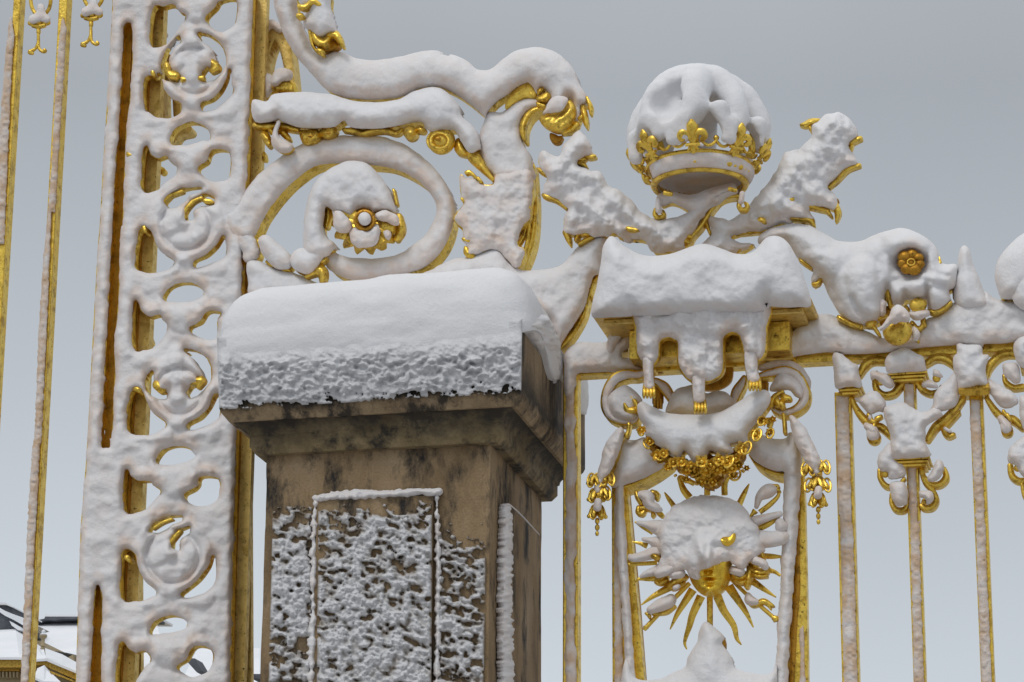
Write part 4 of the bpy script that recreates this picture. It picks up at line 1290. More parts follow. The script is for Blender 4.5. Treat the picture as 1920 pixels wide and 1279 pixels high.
gold(pl, ['G:805,70,12 830,85,20 860,110,14', 'G:845,280,14 880,290,24 950,320,18 1035,385,14', 'G:1030,580,30 1050,640,22 1062,680,8', 'G:1100,570,18 1120,600,24 1100,640,10', 'G:1150,590,18 1190,590,26 1215,600,14',
          'G:1130,670,12 1180,640,16 1240,615,12', 'G:1115,20,14 1160,30,20 1190,50,10', 'G:1185,-30,14 1215,-28,22 1255,-30,16', 'G:1125,-5,14 1180,-10,12', 'G:1130,30,12 1165,5,14'],
     d0=.075, T=.03, R=9, name='leaf')
gold(pl, ['G:1520,545,16 1560,555,18 1610,560,12'], d0=.14, T=.015, name='bud')
gold(pl, ['H:800,742,16 740,748,15 680,775,14 620,850,14 570,930,13 520,985,14 490,1030,18 440,1080,16', 'H:510,830,16 440,785,16 380,772,14 330,790,12'], d0=.07, T=.02, R=7, name='stem', depth=.05)
gold(pl, ['H:490,990,16 510,1000,12', 'H:470,1020,26 480,1030,26'], d0=.09, T=.02, name='bud')
orn(pl, ['R:390,1060,60 480,1040,50 600,1080,60 700,1100,90', 'R:700,1100,90 850,1010,60 1000,960,45'], d0=.08, gold=False, T=.04, R=22, depth=.06, warm=.6, rough=.008, seed=33)
orn(pr, ['H:600,868 640,868 740,886 830,850 880,780 960,680 1020,600 1078,490 1130,472 1200,430 1245,380 1250,320 1290,278 1350,240 1420,230 1480,268 1520,330 1538,380 1490,425 1480,450 1532,545 1470,575 1400,640 1352,695 1392,740 1412,790 1404,835 1350,822 1262,815 1232,822 1245,850 1262,890 1120,876 1130,912 1060,922 960,958 880,972 800,985 760,1010 900,1040 860,1070 780,1110 640,1120 560,1060 620,1010 640,970 625,920'],
    d0=.03, depth=.05, T=.075, R=26, rough=.028, rsc=19, seed=31, warm=.3, edge=4, heap=5, k=3, nb=3,
    mounds=[('H:1400,320,60 1300,450,60 1200,600,70', .035, 20), ('H:1120,560,50 1050,700,60 950,820,60', .03, 18), ('H:1130,620,40 1130,720,40', .03, 12), ('H:1250,700,60 1350,780,40', .03, 14), ('H:1050,800,60 1180,850,40', .03, 14)])
gold(pr, ['H:1185,308,8 1215,305,18 1250,290,22 1295,280,12', 'H:1240,320,14 1250,345,8', 'H:1490,420,16 1520,400,18 1552,390,14', 'H:1490,455,12 1500,430,10', 'H:1360,690,10 1410,645,14 1470,580,18 1545,555,12',
          'H:1230,800,22 1290,820,16 1350,835,14', 'H:1350,840,14 1375,870,8', 'H:1395,800,22 1412,840,22 1408,880,14 1400,903,5', 'H:1120,880,16 1180,885,20 1240,890,22 1265,925,10',
          'H:790,980,8 860,970,12 960,958,12 1030,930,10', 'H:590,880,12 610,930,12 625,975,8', 'H:790,1090,14 830,1062,16 885,1052,8', 'H:690,1055,14 705,1035,8'],
     d0=.045, T=.03, R=9, name='leaf')
gold(pr, ['H:1110,765,16 1130,765,16', 'H:935,890,16 955,895,16'], d0=.115, T=.015, name='bud')
gold(pr, ['H:1395,770,8 1410,772,9', 'H:1240,880,20 1200,905,14'], d0=.03, T=.015, mat=GOLD_SHADE, name='leaf')
# ------------------------------------------------------------------ tablet with lobed hangings
tab = thing('lambrequin_tablet', 'gilded tablet with lobed hangings and little clawed feet under a deep slab of snow', 'tablet', at(1310, 640, .2))
tl, tr = P(1112, 597, .26), P(1521, 571, .26)
zt_ = float((tl[2]+tr[2])/2)
m = MB(); m.box((tl[0], -.26, zt_), (tr[0], .10, zt_+.03)); m.box((tl[0]+.035, -.235, zt_-.022), (tr[0]-.035, .075, zt_-.0005))
o = m.build('cornice', GOLDW, tab, False); bv = o.modifiers.new('b', 'BEVEL'); bv.width = .004
for sx_ in (tl[0]+.0, tr[0]-.085):
    m = MB(); m.box((sx_, .02, zt_-.06), (sx_+.085, .10, zt_-.024)); o = m.build('bracket_block', GOLDW, tab, False)
m = MB(); m.box((tl[0]+.12, -.15, zt_-.14), (tr[0]-.10, .05, zt_-.0235)); o = m.build('frieze', GOLD, tab, False)
bv = o.modifiers.new('b', 'BEVEL'); bv.width = .004
apron = 'I:485,560 800,548 1305,540 1308,700 1306,830 1285,890 1240,915 1200,880 1160,860 1140,790 1128,755 1092,738 1060,750 1045,790 1045,950 1010,1010 930,1042 840,1035 780,985 752,920 750,800 735,785 700,772 660,785 650,830 648,880 620,930 570,935 520,900 495,840 490,700'
apr = S(apron)
relief('hanging', tab, GOLD, [apron], d0=.235, T=.012, R=5, depth=.025, mode='gold', step=2, k=2)
back = ' '.join('%s%g,%g' % ('X:' if i == 0 else '', x_+15, y_+14) for i, (x_, y_) in enumerate(apr))
relief('back_hanging', tab, GOLD_SHADE, [back], d0=-.02, T=.006, R=5, depth=.02, mode='gold', step=3, k=2)
relief('snow', tab, SNOW, [apron], d0=.245, T=.042, R=13, depth=.01, grow=-3.2, rough=.022, rsc=15, edge=1.6, step=2, warm=.55, seed=40, nb=2,
       mounds=[('I:800,620,90 1000,640,110 1150,650,80', .03, 20), ('I:880,900,50 890,980,40', .03, 12), ('I:1180,730,60 1200,830,50', .03, 12), ('I:560,800,50 580,880,40', .03, 12)])
slab = 'I:232,640 232,560 262,420 285,300 300,200 350,140 430,200 520,250 620,262 740,240 850,200 930,190 1030,220 1130,248 1220,235 1300,150 1370,140 1430,180 1470,240 1510,330 1540,420 1568,510 1572,572 1500,578 1310,570 1300,540 1290,600 900,620 500,630 480,615 470,632 330,640'
relief('snow_slab', tab, SNOW, [slab], d0=.265, T=.13, R=42, depth=.34, rough=.016, rsc=30, edge=1.0, warm=.08, seed=41, nb=6, k=2)
for txt, tips in (('I:575,900,34 575,960,32 578,1010,30 580,1060,34 580,1095,30', 580), ('I:885,1010,40 885,1080,38 888,1140,36 895,1190,36', 895), ('I:1205,870,40 1208,920,40 1212,970,36 1225,1020,38 1232,1050,32', 1232)):
    a_ = S(txt)
    f0, f1 = a_[0], a_[-1]
    foot = thing_part = None
    m = MB(); ptube(m, txt, .27, 10, .8)
    ft = m.build('foot', GOLD, tab)
    for q in (-1.5, -.5, .5, 1.5):
        m = MB()
        bx = f1[0]+q*6.0
        pts = [P(bx-q*.6, f1[1]-12, .275), P(bx, f1[1]-2, .30), P(bx+q*.3, f1[1]+7, .305), P(bx+q*.3, f1[1]+12, .28)]
        m.tube(catmull(pts, False, 3), np.interp(np.linspace(0, 3, 10), range(4), [.0065, .0075, .0070, .0045]), 7)
        m.build('claw', GOLD, ft)
    relief('snow', ft, SNOW, ['I:'+' '.join('%g,%g,%g' % ((x_-1040)*3.279, (y_-400)*3.279, r_*3.279*.98) for x_, y_, r_ in a_[:-1])], d0=.275, T=.03, R=10, depth=.01, warm=.6, rough=.008, rsc=10, seed=45, step=1.8)
for txt in ('I:635,1060,26 635,1120,34 635,1170,34', 'I:1290,1030,20 1285,1070,26'):
    m = MB(); ptube(m, txt, .0, 8, .8)
    a_ = S(txt)[-1]
    for q in (-1, 0, 1):
        m.tube([P(a_[0]+q*5.5, a_[1]-8, .02), P(a_[0]+q*6, a_[1]+10, .02)], [.009, .006], 6)
    m.build('back_foot', GOLD_SHADE, tab)
# ------------------------------------------------------------------ gate frame under the tablet
gfr = thing('gate_frame', 'gilded box frame of the gate, post and snowy top rail, right of the stone pillar', 'gate frame', at(1070, 1279))
pa, pb = P(1055, 1000, .0), P(1083, 1000, .0)
ztop = float(P(1070, 690, 0)[2])
m = MB(); m.box((pa[0], 0, .4), (pb[0], .07, ztop-.031))
o = m.build('post', GOLD, gfr, False); bv = o.modifiers.new('b', 'BEVEL'); bv.width = .005; bv.segments = 2
rr_ = P(1960, 648, 0)
zr0, zr1 = float((P(1150, 702, 0)[2]+P(1540, 677.5, 0)[2])/2), 0
m = MB(); m.box((pa[0], -.003, zr0), (P(2010, 640, 0)[0], .073, zr0+.055))
o = m.build('top_rail', GOLD, gfr, False); bv = o.modifiers.new('b', 'BEVEL'); bv.width = .005; bv.segments = 2
relief('snow', gfr, SNOWT, ['#X:1060,700 1079,700 1079,1420 1060,1420'], d0=.004, T=.012, R=8, depth=.004, edge=4.5, rough=.006, rsc=12, warm=1.0, step=1.8, aniso=.5, seed=50)
orn(gfr, ['K:55,130 58,80 90,35 160,5 260,8 340,-5 400,-30 480,-50 480,20 420,60 420,95 480,110 530,160 540,185 450,190 300,190 140,200 135,260 100,320 60,320'], d0=.006, gold=False, T=.05, R=20, depth=.07, heap=14, warm=.55, seed=51, rough=.01, rsc=16)
orn(gfr, ['I:340,840,24 360,780,34 400,720,32 470,690,16'], d0=.05, T=.03, warm=.5, depth=.06)
# rail snow on the right of the tablet
rs = 'J:40,905 20,900 60,865 100,838 180,770 270,700 350,672 440,680 520,730 600,760 680,790 760,830 900,850 1000,760 1060,700 1130,680 1230,600 1330,560 1440,520 1500,560 1560,580 1640,590 1800,590 1800,855 1640,862 1440,872 1430,890 1240,878 980,900 780,925 540,940 400,925 240,945 130,962 60,950'
orn(gfr, [rs], d0=.02, gold=False, T=.055, R=24, depth=.07, heap=14, warm=.45, seed=52, rough=.014, rsc=20, nb=3, k=3)
orn(gfr, ['I:1270,950,22 1350,930,26 1430,930,30 1500,970,34 1535,1040,40 1540,1100,30'], d0=.03, gold=False, T=.02, depth=.03, warm=.9)

spk = thing('snowy_spike', 'pointed finial entirely cased in snow, standing on the top rail right of the flower scroll', 'finial', at(1815, 600, .03))
orn(spk, ['J:1240,590 1240,440 1262,380 1264,290 1285,225 1315,212 1342,240 1362,320 1395,400 1440,520 1480,590 1440,640 1300,650'], d0=.03, depth=.05, T=.075, R=34, rough=.008, rsc=24, warm=.15, seed=55, heap=4, nb=4)
gold(spk, ['J:1238,470,8 1236,520,8 1238,560,8', 'J:1405,850,10 1430,870,12', 'T:965,980,14 985,1010,12'], d0=.025, T=.01, mat=GOLD_SHADE, name='edge')
fsc = thing('end_scroll', 'snow laden scroll cut off by the right edge, above the railing', 'scroll ornament', at(1900, 560, .03))
orn(fsc, ['J:1800,60 1740,110 1700,135 1640,175 1570,255 1520,335 1508,420 1528,510 1560,568 1640,575 1700,600 1850,600 1850,60'], d0=.05, depth=.07, T=.10, R=45, rough=.008, rsc=30, warm=.2, seed=56, heap=10, nb=5)
gold(fsc, ['J:1570,560,14 1600,540,26 1620,560,14'], d0=.06, T=.02, name='leaf')
relief('snow_roll', fsc, SNOW, ['J:1750,180 1660,290 1635,400 1640,600 1850,650 1850,180'], d0=.10, T=.06, R=30, depth=.05, warm=.1, rough=.008, rsc=26, seed=57, nb=4)

# ------------------------------------------------------------------ scroll with flower and fruit
cor = thing('flower_scroll', 'scroll with a round gilded flower and fruit smothered in snow, right of the tablet', 'scroll ornament', at(1680, 640, .05))
cs = ['J:-60,150 0,108 80,80 180,68 280,85 370,130 480,185 600,188 700,150 800,110 900,98 1000,128 1080,180 1130,250 1152,322 1190,340 1255,345 1258,420 1245,490 1205,515 1218,580 1160,640 1110,663 1065,652 1055,590 1040,575 920,580 900,610 820,610 800,570 785,560 790,640 782,690 720,735 680,735 650,745 600,745 540,720 480,672 430,600 390,520 355,435 320,470 292,475 290,430 300,390 270,350 200,305 130,200 60,180 -60,200']
orn(cor, cs, holes=['J:953,330,76 955,332,76'], d0=.05, depth=.07, T=.10, R=42, rough=.014, rsc=26, seed=60, warm=.2, heap=8, edge=1.5, nb=4, k=3,
    mounds=[('J:620,400,110 650,560,90 690,640,60', .045, 34), ('J:900,420,60 1000,420,60 1100,440,50', .03, 20), ('J:870,520,45 880,540,45', .03, 14), ('J:990,500,60 990,520,60', .03, 16), ('J:1120,560,60 1130,570,60', .03, 16),
            ('J:905,520,14 912,570,16 905,620,16', -.05, 4), ('J:1052,470,14 1060,530,16 1062,640,16', -.05, 4), ('J:792,470,14 800,560,18 790,690,18', -.05, 5), ('J:800,450,14 900,440,16 1060,450,14 1180,500,12', -.03, 5),
            ('J:560,560,14 600,650,16 650,700,14', -.035, 5), ('J:1050,385,12 1110,400,14 1200,420,12', -.03, 4), ('J:420,480,14 480,600,16', -.02, 5), ('J:300,300,60 400,330,90', .03, 24), ('J:850,200,90 980,200,90', .04, 30)])
c_ = S('J:953,325')[0]
m = MB()
for i in range(7):
    a_ = i*2*math.pi/7+.3
    x_, y_ = c_[0]+math.cos(a_)*16.5, c_[1]+math.sin(a_)*14.5
    m.ball(P(x_, y_, .150), (9.4+1.6*((i*5) % 3))*PXM, 1, .7, .9, nu=12, nv=8)
m.ball(P(c_[0], c_[1], .155), 8.5*PXM, 1, .6, 1, nu=12, nv=8)
m.ball(P(c_[0], c_[1], .085), 24*PXM, 1, .4, .85, nu=18, nv=10)
m.build('flower', GOLD_SHADE, cor)
m = MB()
pts = [P(c_[0]+math.cos(t)*7, c_[1]+math.sin(t)*6, .168) for t in np.linspace(0, 2*math.pi, 16, endpoint=False)]
m.tube(pts, .003, 6, closed=True); m.build('flower_ring', GOLD, cor)
relief('flower_shade_disc', cor, GOLD_SHADE, ['J:953,328,98 955,330,98'], d0=.055, T=.004, R=4, depth=.01, mode='gold', step=2)  # dark disc behind the flower, the hollow's shade put into its colour
m = MB(); pball(m, 'J:862,785,92', .13, 1, .7, 1, nu=24, nv=14); m.build('fruit', GOLD, cor)
orn(cor, ['J:742,775 765,735 800,690 822,640 860,606 905,622 938,665 945,712 915,728 880,722 850,742 820,735 795,762 765,780'], d0=.185, gold=False, T=.05, R=16, depth=.08, warm=.45, seed=62, rough=.012)
m = MB(); pball(m, 'J:1000,612,48', .12, 1.15, .6, 1, nu=20, nv=12); m.build('fruit', GOLD, cor)
gold(cor, ['J:1070,650,14 1120,655,18 1180,625,14 1220,590,8', 'J:920,625,14 935,640,12', 'J:470,690,14 540,730,18 620,755,14', 'J:300,470,12 330,465,16 350,435,10', 'J:215,310,12 250,335,14 290,365,10',
           'J:670,740,22 700,730,26 690,750,14', 'J:740,695,22 785,680,14', 'J:800,510,12 800,540,20 812,600,18 815,620,12', 'J:1060,355,10 1110,350,12 1145,330,10 1142,290,4',
           'J:960,730,16 1000,770,16 1030,740,14 1040,700,10', 'J:1030,720,16 1045,745,12', 'J:985,840,12 1000,850,10', 'J:700,750,12 730,790,12 745,810,8'], d0=.085, T=.03, R=9, name='leaf')
gold(cor, ['J:800,640,24 790,680,24 760,720,20'], d0=.06, T=.01, mat=GOLD_SHADE, name='leaf')
for t_ in ('J:955,672,20 985,680,32 1020,672,34 1050,665,30', 'J:970,760,10 985,800,26 980,830,22', 'J:760,600,30 760,660,26'):
    orn(cor, [t_], d0=.10, gold=False, T=.04, R=14, depth=.05, warm=.5, seed=64)
# ------------------------------------------------------------------ side scrolls under the tablet
for nm, ring, fill, lab, extra in (
    ('left', 'K:600,170,18 520,205,28 440,205,34 370,235,36 325,310,34 315,400,32 350,465,28 420,495,24 490,490,20 515,450,14', 'K:400,280 440,270 500,310 540,365 510,400 500,480 420,490 350,450 325,400 330,330',
     'left gilded volute below the snowy tablet, curling round a snow plug', ['K:430,385,20 450,420,26 490,420,20', 'K:470,345,12 500,380,14 515,440,12', 'K:455,510,14 452,550,12 440,580,14']),
    ('right', 'K:1250,215,18 1330,195,28 1420,185,34 1490,220,36 1535,300,34 1530,370,32 1480,420,28 1410,440,24 1350,420,18 1330,370,14', 'K:1340,250 1380,200 1440,200 1520,260 1530,350 1480,340 1440,300 1360,310 1320,300',
     'right gilded volute below the snowy tablet, open round a leaf boss', ['K:1330,390,18 1350,340,16 1400,310,12', 'K:1360,360,22 1375,385,22', 'K:1410,345,24 1440,350,18', 'K:1390,380,24 1400,400,18', 'K:1405,450,12 1410,490,12 1415,560,12'])):
    v = thing('side_volute', lab, 'volute', at(*(S(ring)[3][:2]), .1))
    relief('scroll', v, GOLD, [ring], d0=.08, T=.012, R=6, depth=.06, mode='gold', step=2)
    relief('snow', v, SNOW, [ring], d0=.09, T=.02, R=9, depth=.005, grow=-3.4, warm=.9, rough=.006, edge=1.5, step=2, seed=70)
    relief('snow', v, SNOW, [fill], d0=.08, T=.06, R=18, depth=.05, warm=.35, rough=.012, rsc=14, seed=71)
    gold(v, extra, d0=.13, T=.02, name='leaf')
for t in ('K:610,240,20 640,255,26 680,290,34 720,360,26', 'K:1165,225,18 1150,260,28 1120,310,34 1100,370,26'):
    st_ = relief('scroll_stem', tab, GOLD, [t], d0=.04, T=.012, R=6, depth=.05, mode='gold', step=2)
    relief('snow', tab, SNOW, [t], d0=.05, T=.02, R=8, depth=.005, grow=-3.5, warm=.8, rough=.006, step=2)
mdn = thing('snow_mound', 'twin rounded mounds of snow on the ledge between the swag and the hanging feet', 'snow', at(1310, 770, .05))
orn(mdn, ['K:680,440 700,370 740,300 800,275 860,268 900,300 940,320 990,303 1050,310 1100,350 1120,380 1060,440 900,470 750,460'], d0=.05, gold=False, T=.08, R=30, depth=.08, warm=.3, seed=72, name='snow_heap')

# ------------------------------------------------------------------ swag of flowers
swg = thing('flower_swag', 'gilded swag of flowers hung between the two volutes, its sag filled with snow', 'swag', at(1320, 870, .2))
orn(swg, ['K:505,400 515,378 545,370 600,400 680,435 800,450 950,445 1060,415 1180,335 1240,303 1310,305 1325,370 1275,450 1240,500 1190,565 1185,615 1120,620 1075,632 1100,668 1082,692 1040,700 1000,690 955,672 935,712 900,735 860,752 820,700 795,672 765,715 705,700 650,655 605,620 560,575 552,530 515,470'],
    d0=.18, depth=.07, T=.085, R=34, rough=.010, rsc=24, seed=73, warm=.15, k=2, nb=4, gT=.004)
random.seed(5)
def flower(parent, x, y, d, r, npet=6, name='flower', cut=.45):
    m = MB()
    ph = random.random()*6
    for i in range(npet):
        a_ = ph+i*2*math.pi/npet
        c0 = P(x, y, d); c1 = P(x+math.cos(a_)*r, y+math.sin(a_)*r*.9, d-.02)
        mid = P(x+math.cos(a_)*r*.6, y+math.sin(a_)*r*.55, d+.015)
        m.tube([c0, mid, c1], [r*.22*PXM, r*.36*PXM, r*.12*PXM], 7, .5)
    m.ball(P(x, y, d+.014), r*.26*PXM, nu=8, nv=6)
    m.build(name, GOLD, parent)
relief('shade_backing', swg, GOLD_SHADE, ['K:560,560 640,640 740,700 860,730 960,700 1060,700 1140,640 1180,640 1150,740 1090,790 1040,850 1000,890 950,905 900,880 860,830 780,800 700,750 610,700'], d0=.14, T=.03, R=14, depth=.03, mode='gold', rough=.02, rsc=6, step=2, edge=4, sharp=70)  # dark plate added behind the flowers, recess shade put into its colour
for x, y, r, d in ((700, 770, 34, .22), (810, 790, 46, .23), (930, 790, 56, .25), (1000, 790, 46, .24), (1040, 790, 42, .23), (900, 860, 44, .21), (970, 865, 36, .2), (860, 800, 40, .24), (1090, 780, 44, .24), (1130, 760, 34, .22), (650, 730, 30, .2), (535, 545, 34, .2), (585, 615, 38, .21), (625, 700, 42, .21), (670, 690, 40, .23), (730, 745, 44, .24), (780, 740, 46, .25), (840, 770, 44, .25), (905, 740, 52, .29),
                   (960, 760, 46, .26), (1010, 730, 50, .28), (1060, 735, 46, .25), (1150, 660, 52, .28), (1115, 720, 34, .25), (1235, 570, 42, .25), (1285, 490, 36, .24), (1320, 560, 28, .2), (880, 820, 46, .2), (950, 830, 44, .2),
                   (1100, 820, 34, .17), (1340, 480, 26, .2), (810, 850, 26, .17), (1180, 780, 22, .17)):
    q = S('K:%g,%g,%g' % (x, y, r))[0]
    flower(swg, q[0], q[1], d, q[2], random.choice((5, 6, 7)))
def loop(parent, x, y, d, rx, ry, rot, th=.0045, name='ribbon_loop'):
    q = S('K:%g,%g' % (x, y))[0]
    m = MB()
    pts = []
    for t in np.linspace(0, 2*math.pi, 18, endpoint=False):
        u_, v_ = math.cos(t)*rx/3.279, math.sin(t)*ry/3.279
        pts.append(P(q[0]+u_*math.cos(rot)-v_*math.sin(rot), q[1]+u_*math.sin(rot)+v_*math.cos(rot), d+.012*math.sin(t)))
    m.tube(pts, th, 6, closed=True); m.build(name, GOLD, parent)
for a in ((1180, 655, .29, 26, 40, .5), (1245, 575, .27, 24, 38, .4), (1325, 565, .22, 20, 30, .3), (1108, 815, .19, 34, 40, .2), (1270, 490, .25, 20, 26, .2), (640, 700, .22, 22, 34, -.5), (570, 630, .2, 20, 30, -.4), (530, 555, .2, 16, 24, -.3), (1070, 740, .27, 24, 40, .6)):
    loop(swg, *a)
for t in ('K:1310,480,16 1325,500,20 1320,530,16', 'K:780,840,8 800,862,8 850,870,8', 'K:1150,790,8 1165,805,9', 'K:740,820,10 745,830,10'):
    m = MB(); ptube(m, t, .18); m.build('bud', GOLD, swg)
# ------------------------------------------------------------------ flower drops on both sides
for lab, sn, chain, beads in (
    ('left drop of gilded bellflowers ending in beads, hanging beside the gate frame post', 'K:405,535,10 400,560,26 375,610,40 350,670,50 330,730,46 305,790,38 275,870,30 262,920,26',
     ((245, 850, 34), (325, 840, 26), (255, 945, 40), (300, 930, 34), (262, 1045, 44)), 'K:262,1105,15 262,1145,15 261,1182,12'),
    ('right drop of gilded bellflowers ending in beads, hanging beside the sun panel', 'K:1450,465,14 1480,510,32 1510,570,48 1535,630,50 1565,690,48 1595,750,42 1610,800,30',
     ((1560, 780, 30), (1650, 770, 28), (1615, 870, 40), (1655, 880, 24), (1580, 880, 22), (1618, 970, 44)), 'K:1621,1035,15 1621,1075,14 1622,1110,12')):
    dr_ = thing('flower_drop', lab, 'garland drop', at(*(S(beads)[0][:2]), .15))
    orn(dr_, [sn], d0=.13, depth=.05, T=.045, R=16, rough=.016, rsc=12, seed=75, warm=.55, edge=2, heap=0)
    for (x, y, r) in chain:
        q = S('K:%g,%g,%g' % (x, y, r))[0]
        m = MB()
        for i in range(6):
            a_ = i*math.pi/3+.2
            p0 = P(q[0], q[1]-q[2]*.9, .15)
            p1 = P(q[0]+math.cos(a_)*q[2]*.75, q[1], .15)+np.array([0, math.sin(a_)*q[2]*.7*PXM, 0])
            p2 = P(q[0]+math.cos(a_)*q[2]*1.15, q[1]+q[2]*.75, .15)+np.array([0, math.sin(a_)*q[2]*PXM, 0])
            m.tube([p0, p1, p2], [.006, q[2]*.36*PXM, .006], 6, .6)
            m.ball(p2, .0085, nu=7, nv=5)
        m.build('bellflower', GOLD, dr_)
        loop(dr_, x-22, y+4, .15, 20, 42, .15); loop(dr_, x+22, y+4, .15, 20, 42, -.15)
    for b in S(beads):
        m = MB(); m.ball(P(b[0], b[1], .15), b[2]*PXM, .95, .95, 1.3, nu=10, nv=8); m.build('bead', GOLD, dr_)
    relief('snow', dr_, SNOW, ['K:%g,%g,22 %g,%g,26' % (chain[-1][0]+4, chain[-1][1]-60, chain[-1][0], chain[-1][1]-25)], d0=.18, T=.03, R=8, depth=.02, warm=.5, rough=.006)

# ------------------------------------------------------------------ panel that frames the sun mask
spn = thing('sun_panel_frame', 'tapering gilded frame with snowy shoulders around the sun mask', 'frame', at(1325, 1279, .0))
relief('outer_post', spn, GOLD, ['#L:350,0 420,-20 405,420 440,1290 450,1720 358,1720'], d0=.0, T=.006, R=5, depth=.05, mode='gold', step=2.4)
relief('snow', spn, SNOWT, ['#L:372,120 398,300 425,1280 430,1720 372,1720 366,600'], d0=.006, T=.01, R=8, depth=.004, warm=1.0, rough=.005, rsc=10, seed=80, edge=1.5)
relief('inner_post', spn, GOLD, ['#L:418,95 445,95 492,620 550,1260 570,1720 480,1720 440,900 420,400'], d0=-.02, T=.004, R=5, depth=.05, mode='gold', step=2.4)
relief('back_post', spn, GOLD_SHADE, ['#L:440,100 455,100 520,800 556,1260 580,1720 540,1720 470,600'], d0=-.08, T=.004, R=5, depth=.04, mode='gold', step=2.4)
orn(spn, ['#L:372,0 420,0 425,200 445,480 458,700 490,1200 540,1400 540,1720 440,1720 428,1100 395,600 368,300'], d0=.03, depth=.05, T=.035, R=12, warm=.35, seed=81, rough=.009, edge=2)
orn(spn, ['#L:1412,-80 1515,-80 1512,60 1500,240 1482,500 1462,800 1442,1050 1436,1290 1430,1720 1330,1720 1350,1220 1365,1100 1368,1000 1370,900 1385,750 1388,560 1400,300 1405,100'], d0=.03, depth=.05, T=.045, R=16, warm=.35, seed=82, rough=.010, edge=2.5)
relief('outer_post', spn, GOLD, ['#L:1500,-60 1528,-60 1538,150 1550,700 1558,1290 1565,1720 1430,1720 1440,1290 1462,850 1485,400'], d0=-.0, T=.006, R=5, depth=.05, mode='gold', step=2.4)
relief('back_post', spn, GOLD_SHADE, ['#L:1495,100 1500,100 1508,700 1490,900 1470,1290 1465,1720 1440,1720 1450,1000 1480,600'], d0=.012, T=.004, R=3, depth=.02, mode='gold', step=2.0)
relief('snow', spn, SNOWT, ['#L:1505,950 1530,930 1545,1280 1550,1720 1500,1720 1508,1200'], d0=.008, T=.01, R=8, depth=.004, warm=1.0, rough=.005, seed=83, edge=2)
# quarter-round shoulders
sh_l = ['K:345,860 360,720 390,600 405,540 425,575 445,600 490,606 560,592 605,650 640,690 700,735 665,775 600,815 520,855 430,885 415,895 350,900']
sh_r = ['K:1195,600 1240,570 1290,575 1350,600 1420,592 1440,560 1500,575 1518,640 1515,760 1505,840 1410,850 1410,802 1360,800 1290,775 1230,735 1195,690 1185,640']
orn(spn, sh_l, d0=.03, depth=.10, T=.08, R=32, warm=.3, seed=84, rough=.009, rsc=22, heap=6, nb=4, k=2)
orn(spn, sh_r, d0=.03, depth=.10, T=.08, R=32, warm=.3, seed=85, rough=.009, rsc=22, heap=6, nb=4, k=2)
gold(spn, ['K:418,895,10 500,868,12 600,815,12 680,760,12 712,735,8', 'K:1200,700,8 1240,750,10 1300,790,12 1360,810,12 1412,818,10'], d0=.02, T=.01, R=5, name='shoulder_band', depth=.13)
gold(spn, ['K:430,915,10 520,885,10 620,825,10 700,760,8'], d0=-.06, T=.01, R=5, mat=GOLDW, name='shoulder_band', depth=.05)
# snow drift at the foot of the panel with its central pinnacle
orn(spn, ['L:430,1150 480,1238 560,1268 650,1255 720,1222 800,1185 815,1130 850,1070 878,1030 885,975 905,925 930,908 965,925 1030,985 1040,1015 1028,1040 1060,1090 1092,1140 1108,1188 1180,1215 1280,1232 1340,1215 1362,1170 1370,1420 1370,1720 430,1720'],
    d0=.06, depth=.08, T=.09, R=40, warm=.2, seed=86, rough=.009, rsc=26, nb=5, heap=6, k=2)
gold(spn, ['L:1028,1000,12 1035,1040,16 1030,1080,16 1010,1060,14', 'L:1015,1030,14 1020,1080,14'], d0=.06, T=.02, name='leaf', mat=GOLD_SHADE)

# ------------------------------------------------------------------ sun mask
sun_m = thing('sun_mask', 'gilded sun face with wavy rays, its hair and brow capped with snow', 'sun emblem', at(1325, 1060, .1))
fx, fy = S('L:952,560')[0]
def ray(txt, d=.06, name='ray'):
    a = S(txt)
    a = catmull(a, False, 6) if len(a) > 2 else a
    pts = P(a[:, 0], a[:, 1], d)
    m = MB(); m.tube(pts, a[:, 2]*PXM, 4, .55); m.build(name, GOLD, sun_m, True, 30)
for t in ('L:860,60,16 775,20,15 775,50,16 795,100,20 830,145,22', 'L:675,112,4 700,150,12 735,200,16', 'L:1050,-60,10 1065,10,14 1045,60,18 1045,130,18', 'L:1196,60,4 1170,110,14 1130,195,20',
          'L:492,293,4 540,318,16 610,350,26', 'L:478,418,4 520,425,10 570,442,18', 'L:495,665,4 520,645,10 580,645,14 640,640,20', 'L:532,805,4 600,755,14 690,705,22 760,670,24', 'L:710,955,4 760,850,16 850,710,26',
          'L:812,1078,4 800,1030,10 830,930,18 850,860,22 900,750,26', 'L:1148,1050,4 1120,1010,12 1100,930,18 1040,840,22 1000,750,26', 'L:1222,943,4 1170,840,16 1070,690,28', 'L:1362,758,4 1290,710,14 1190,640,24', 'L:1388,625,8 1350,600,12 1300,590,18',
          'L:1385,262,6 1320,300,20 1240,340,22', 'L:1392,508,8 1330,506,16 1250,500,16', 'L:455,555,8 520,552,12 630,545,14'):
    ray(t)
m = MB(); ptube(m, 'L:938,-100,18 938,0,18 938,130,18', .05, 8, .5); m.build('hanging_rod', GOLD, sun_m)
m = MB(); ptube(m, 'L:954,740,18 955,930,17 955,1000,16', .03, 8, .5); m.build('stem', GOLD, sun_m)
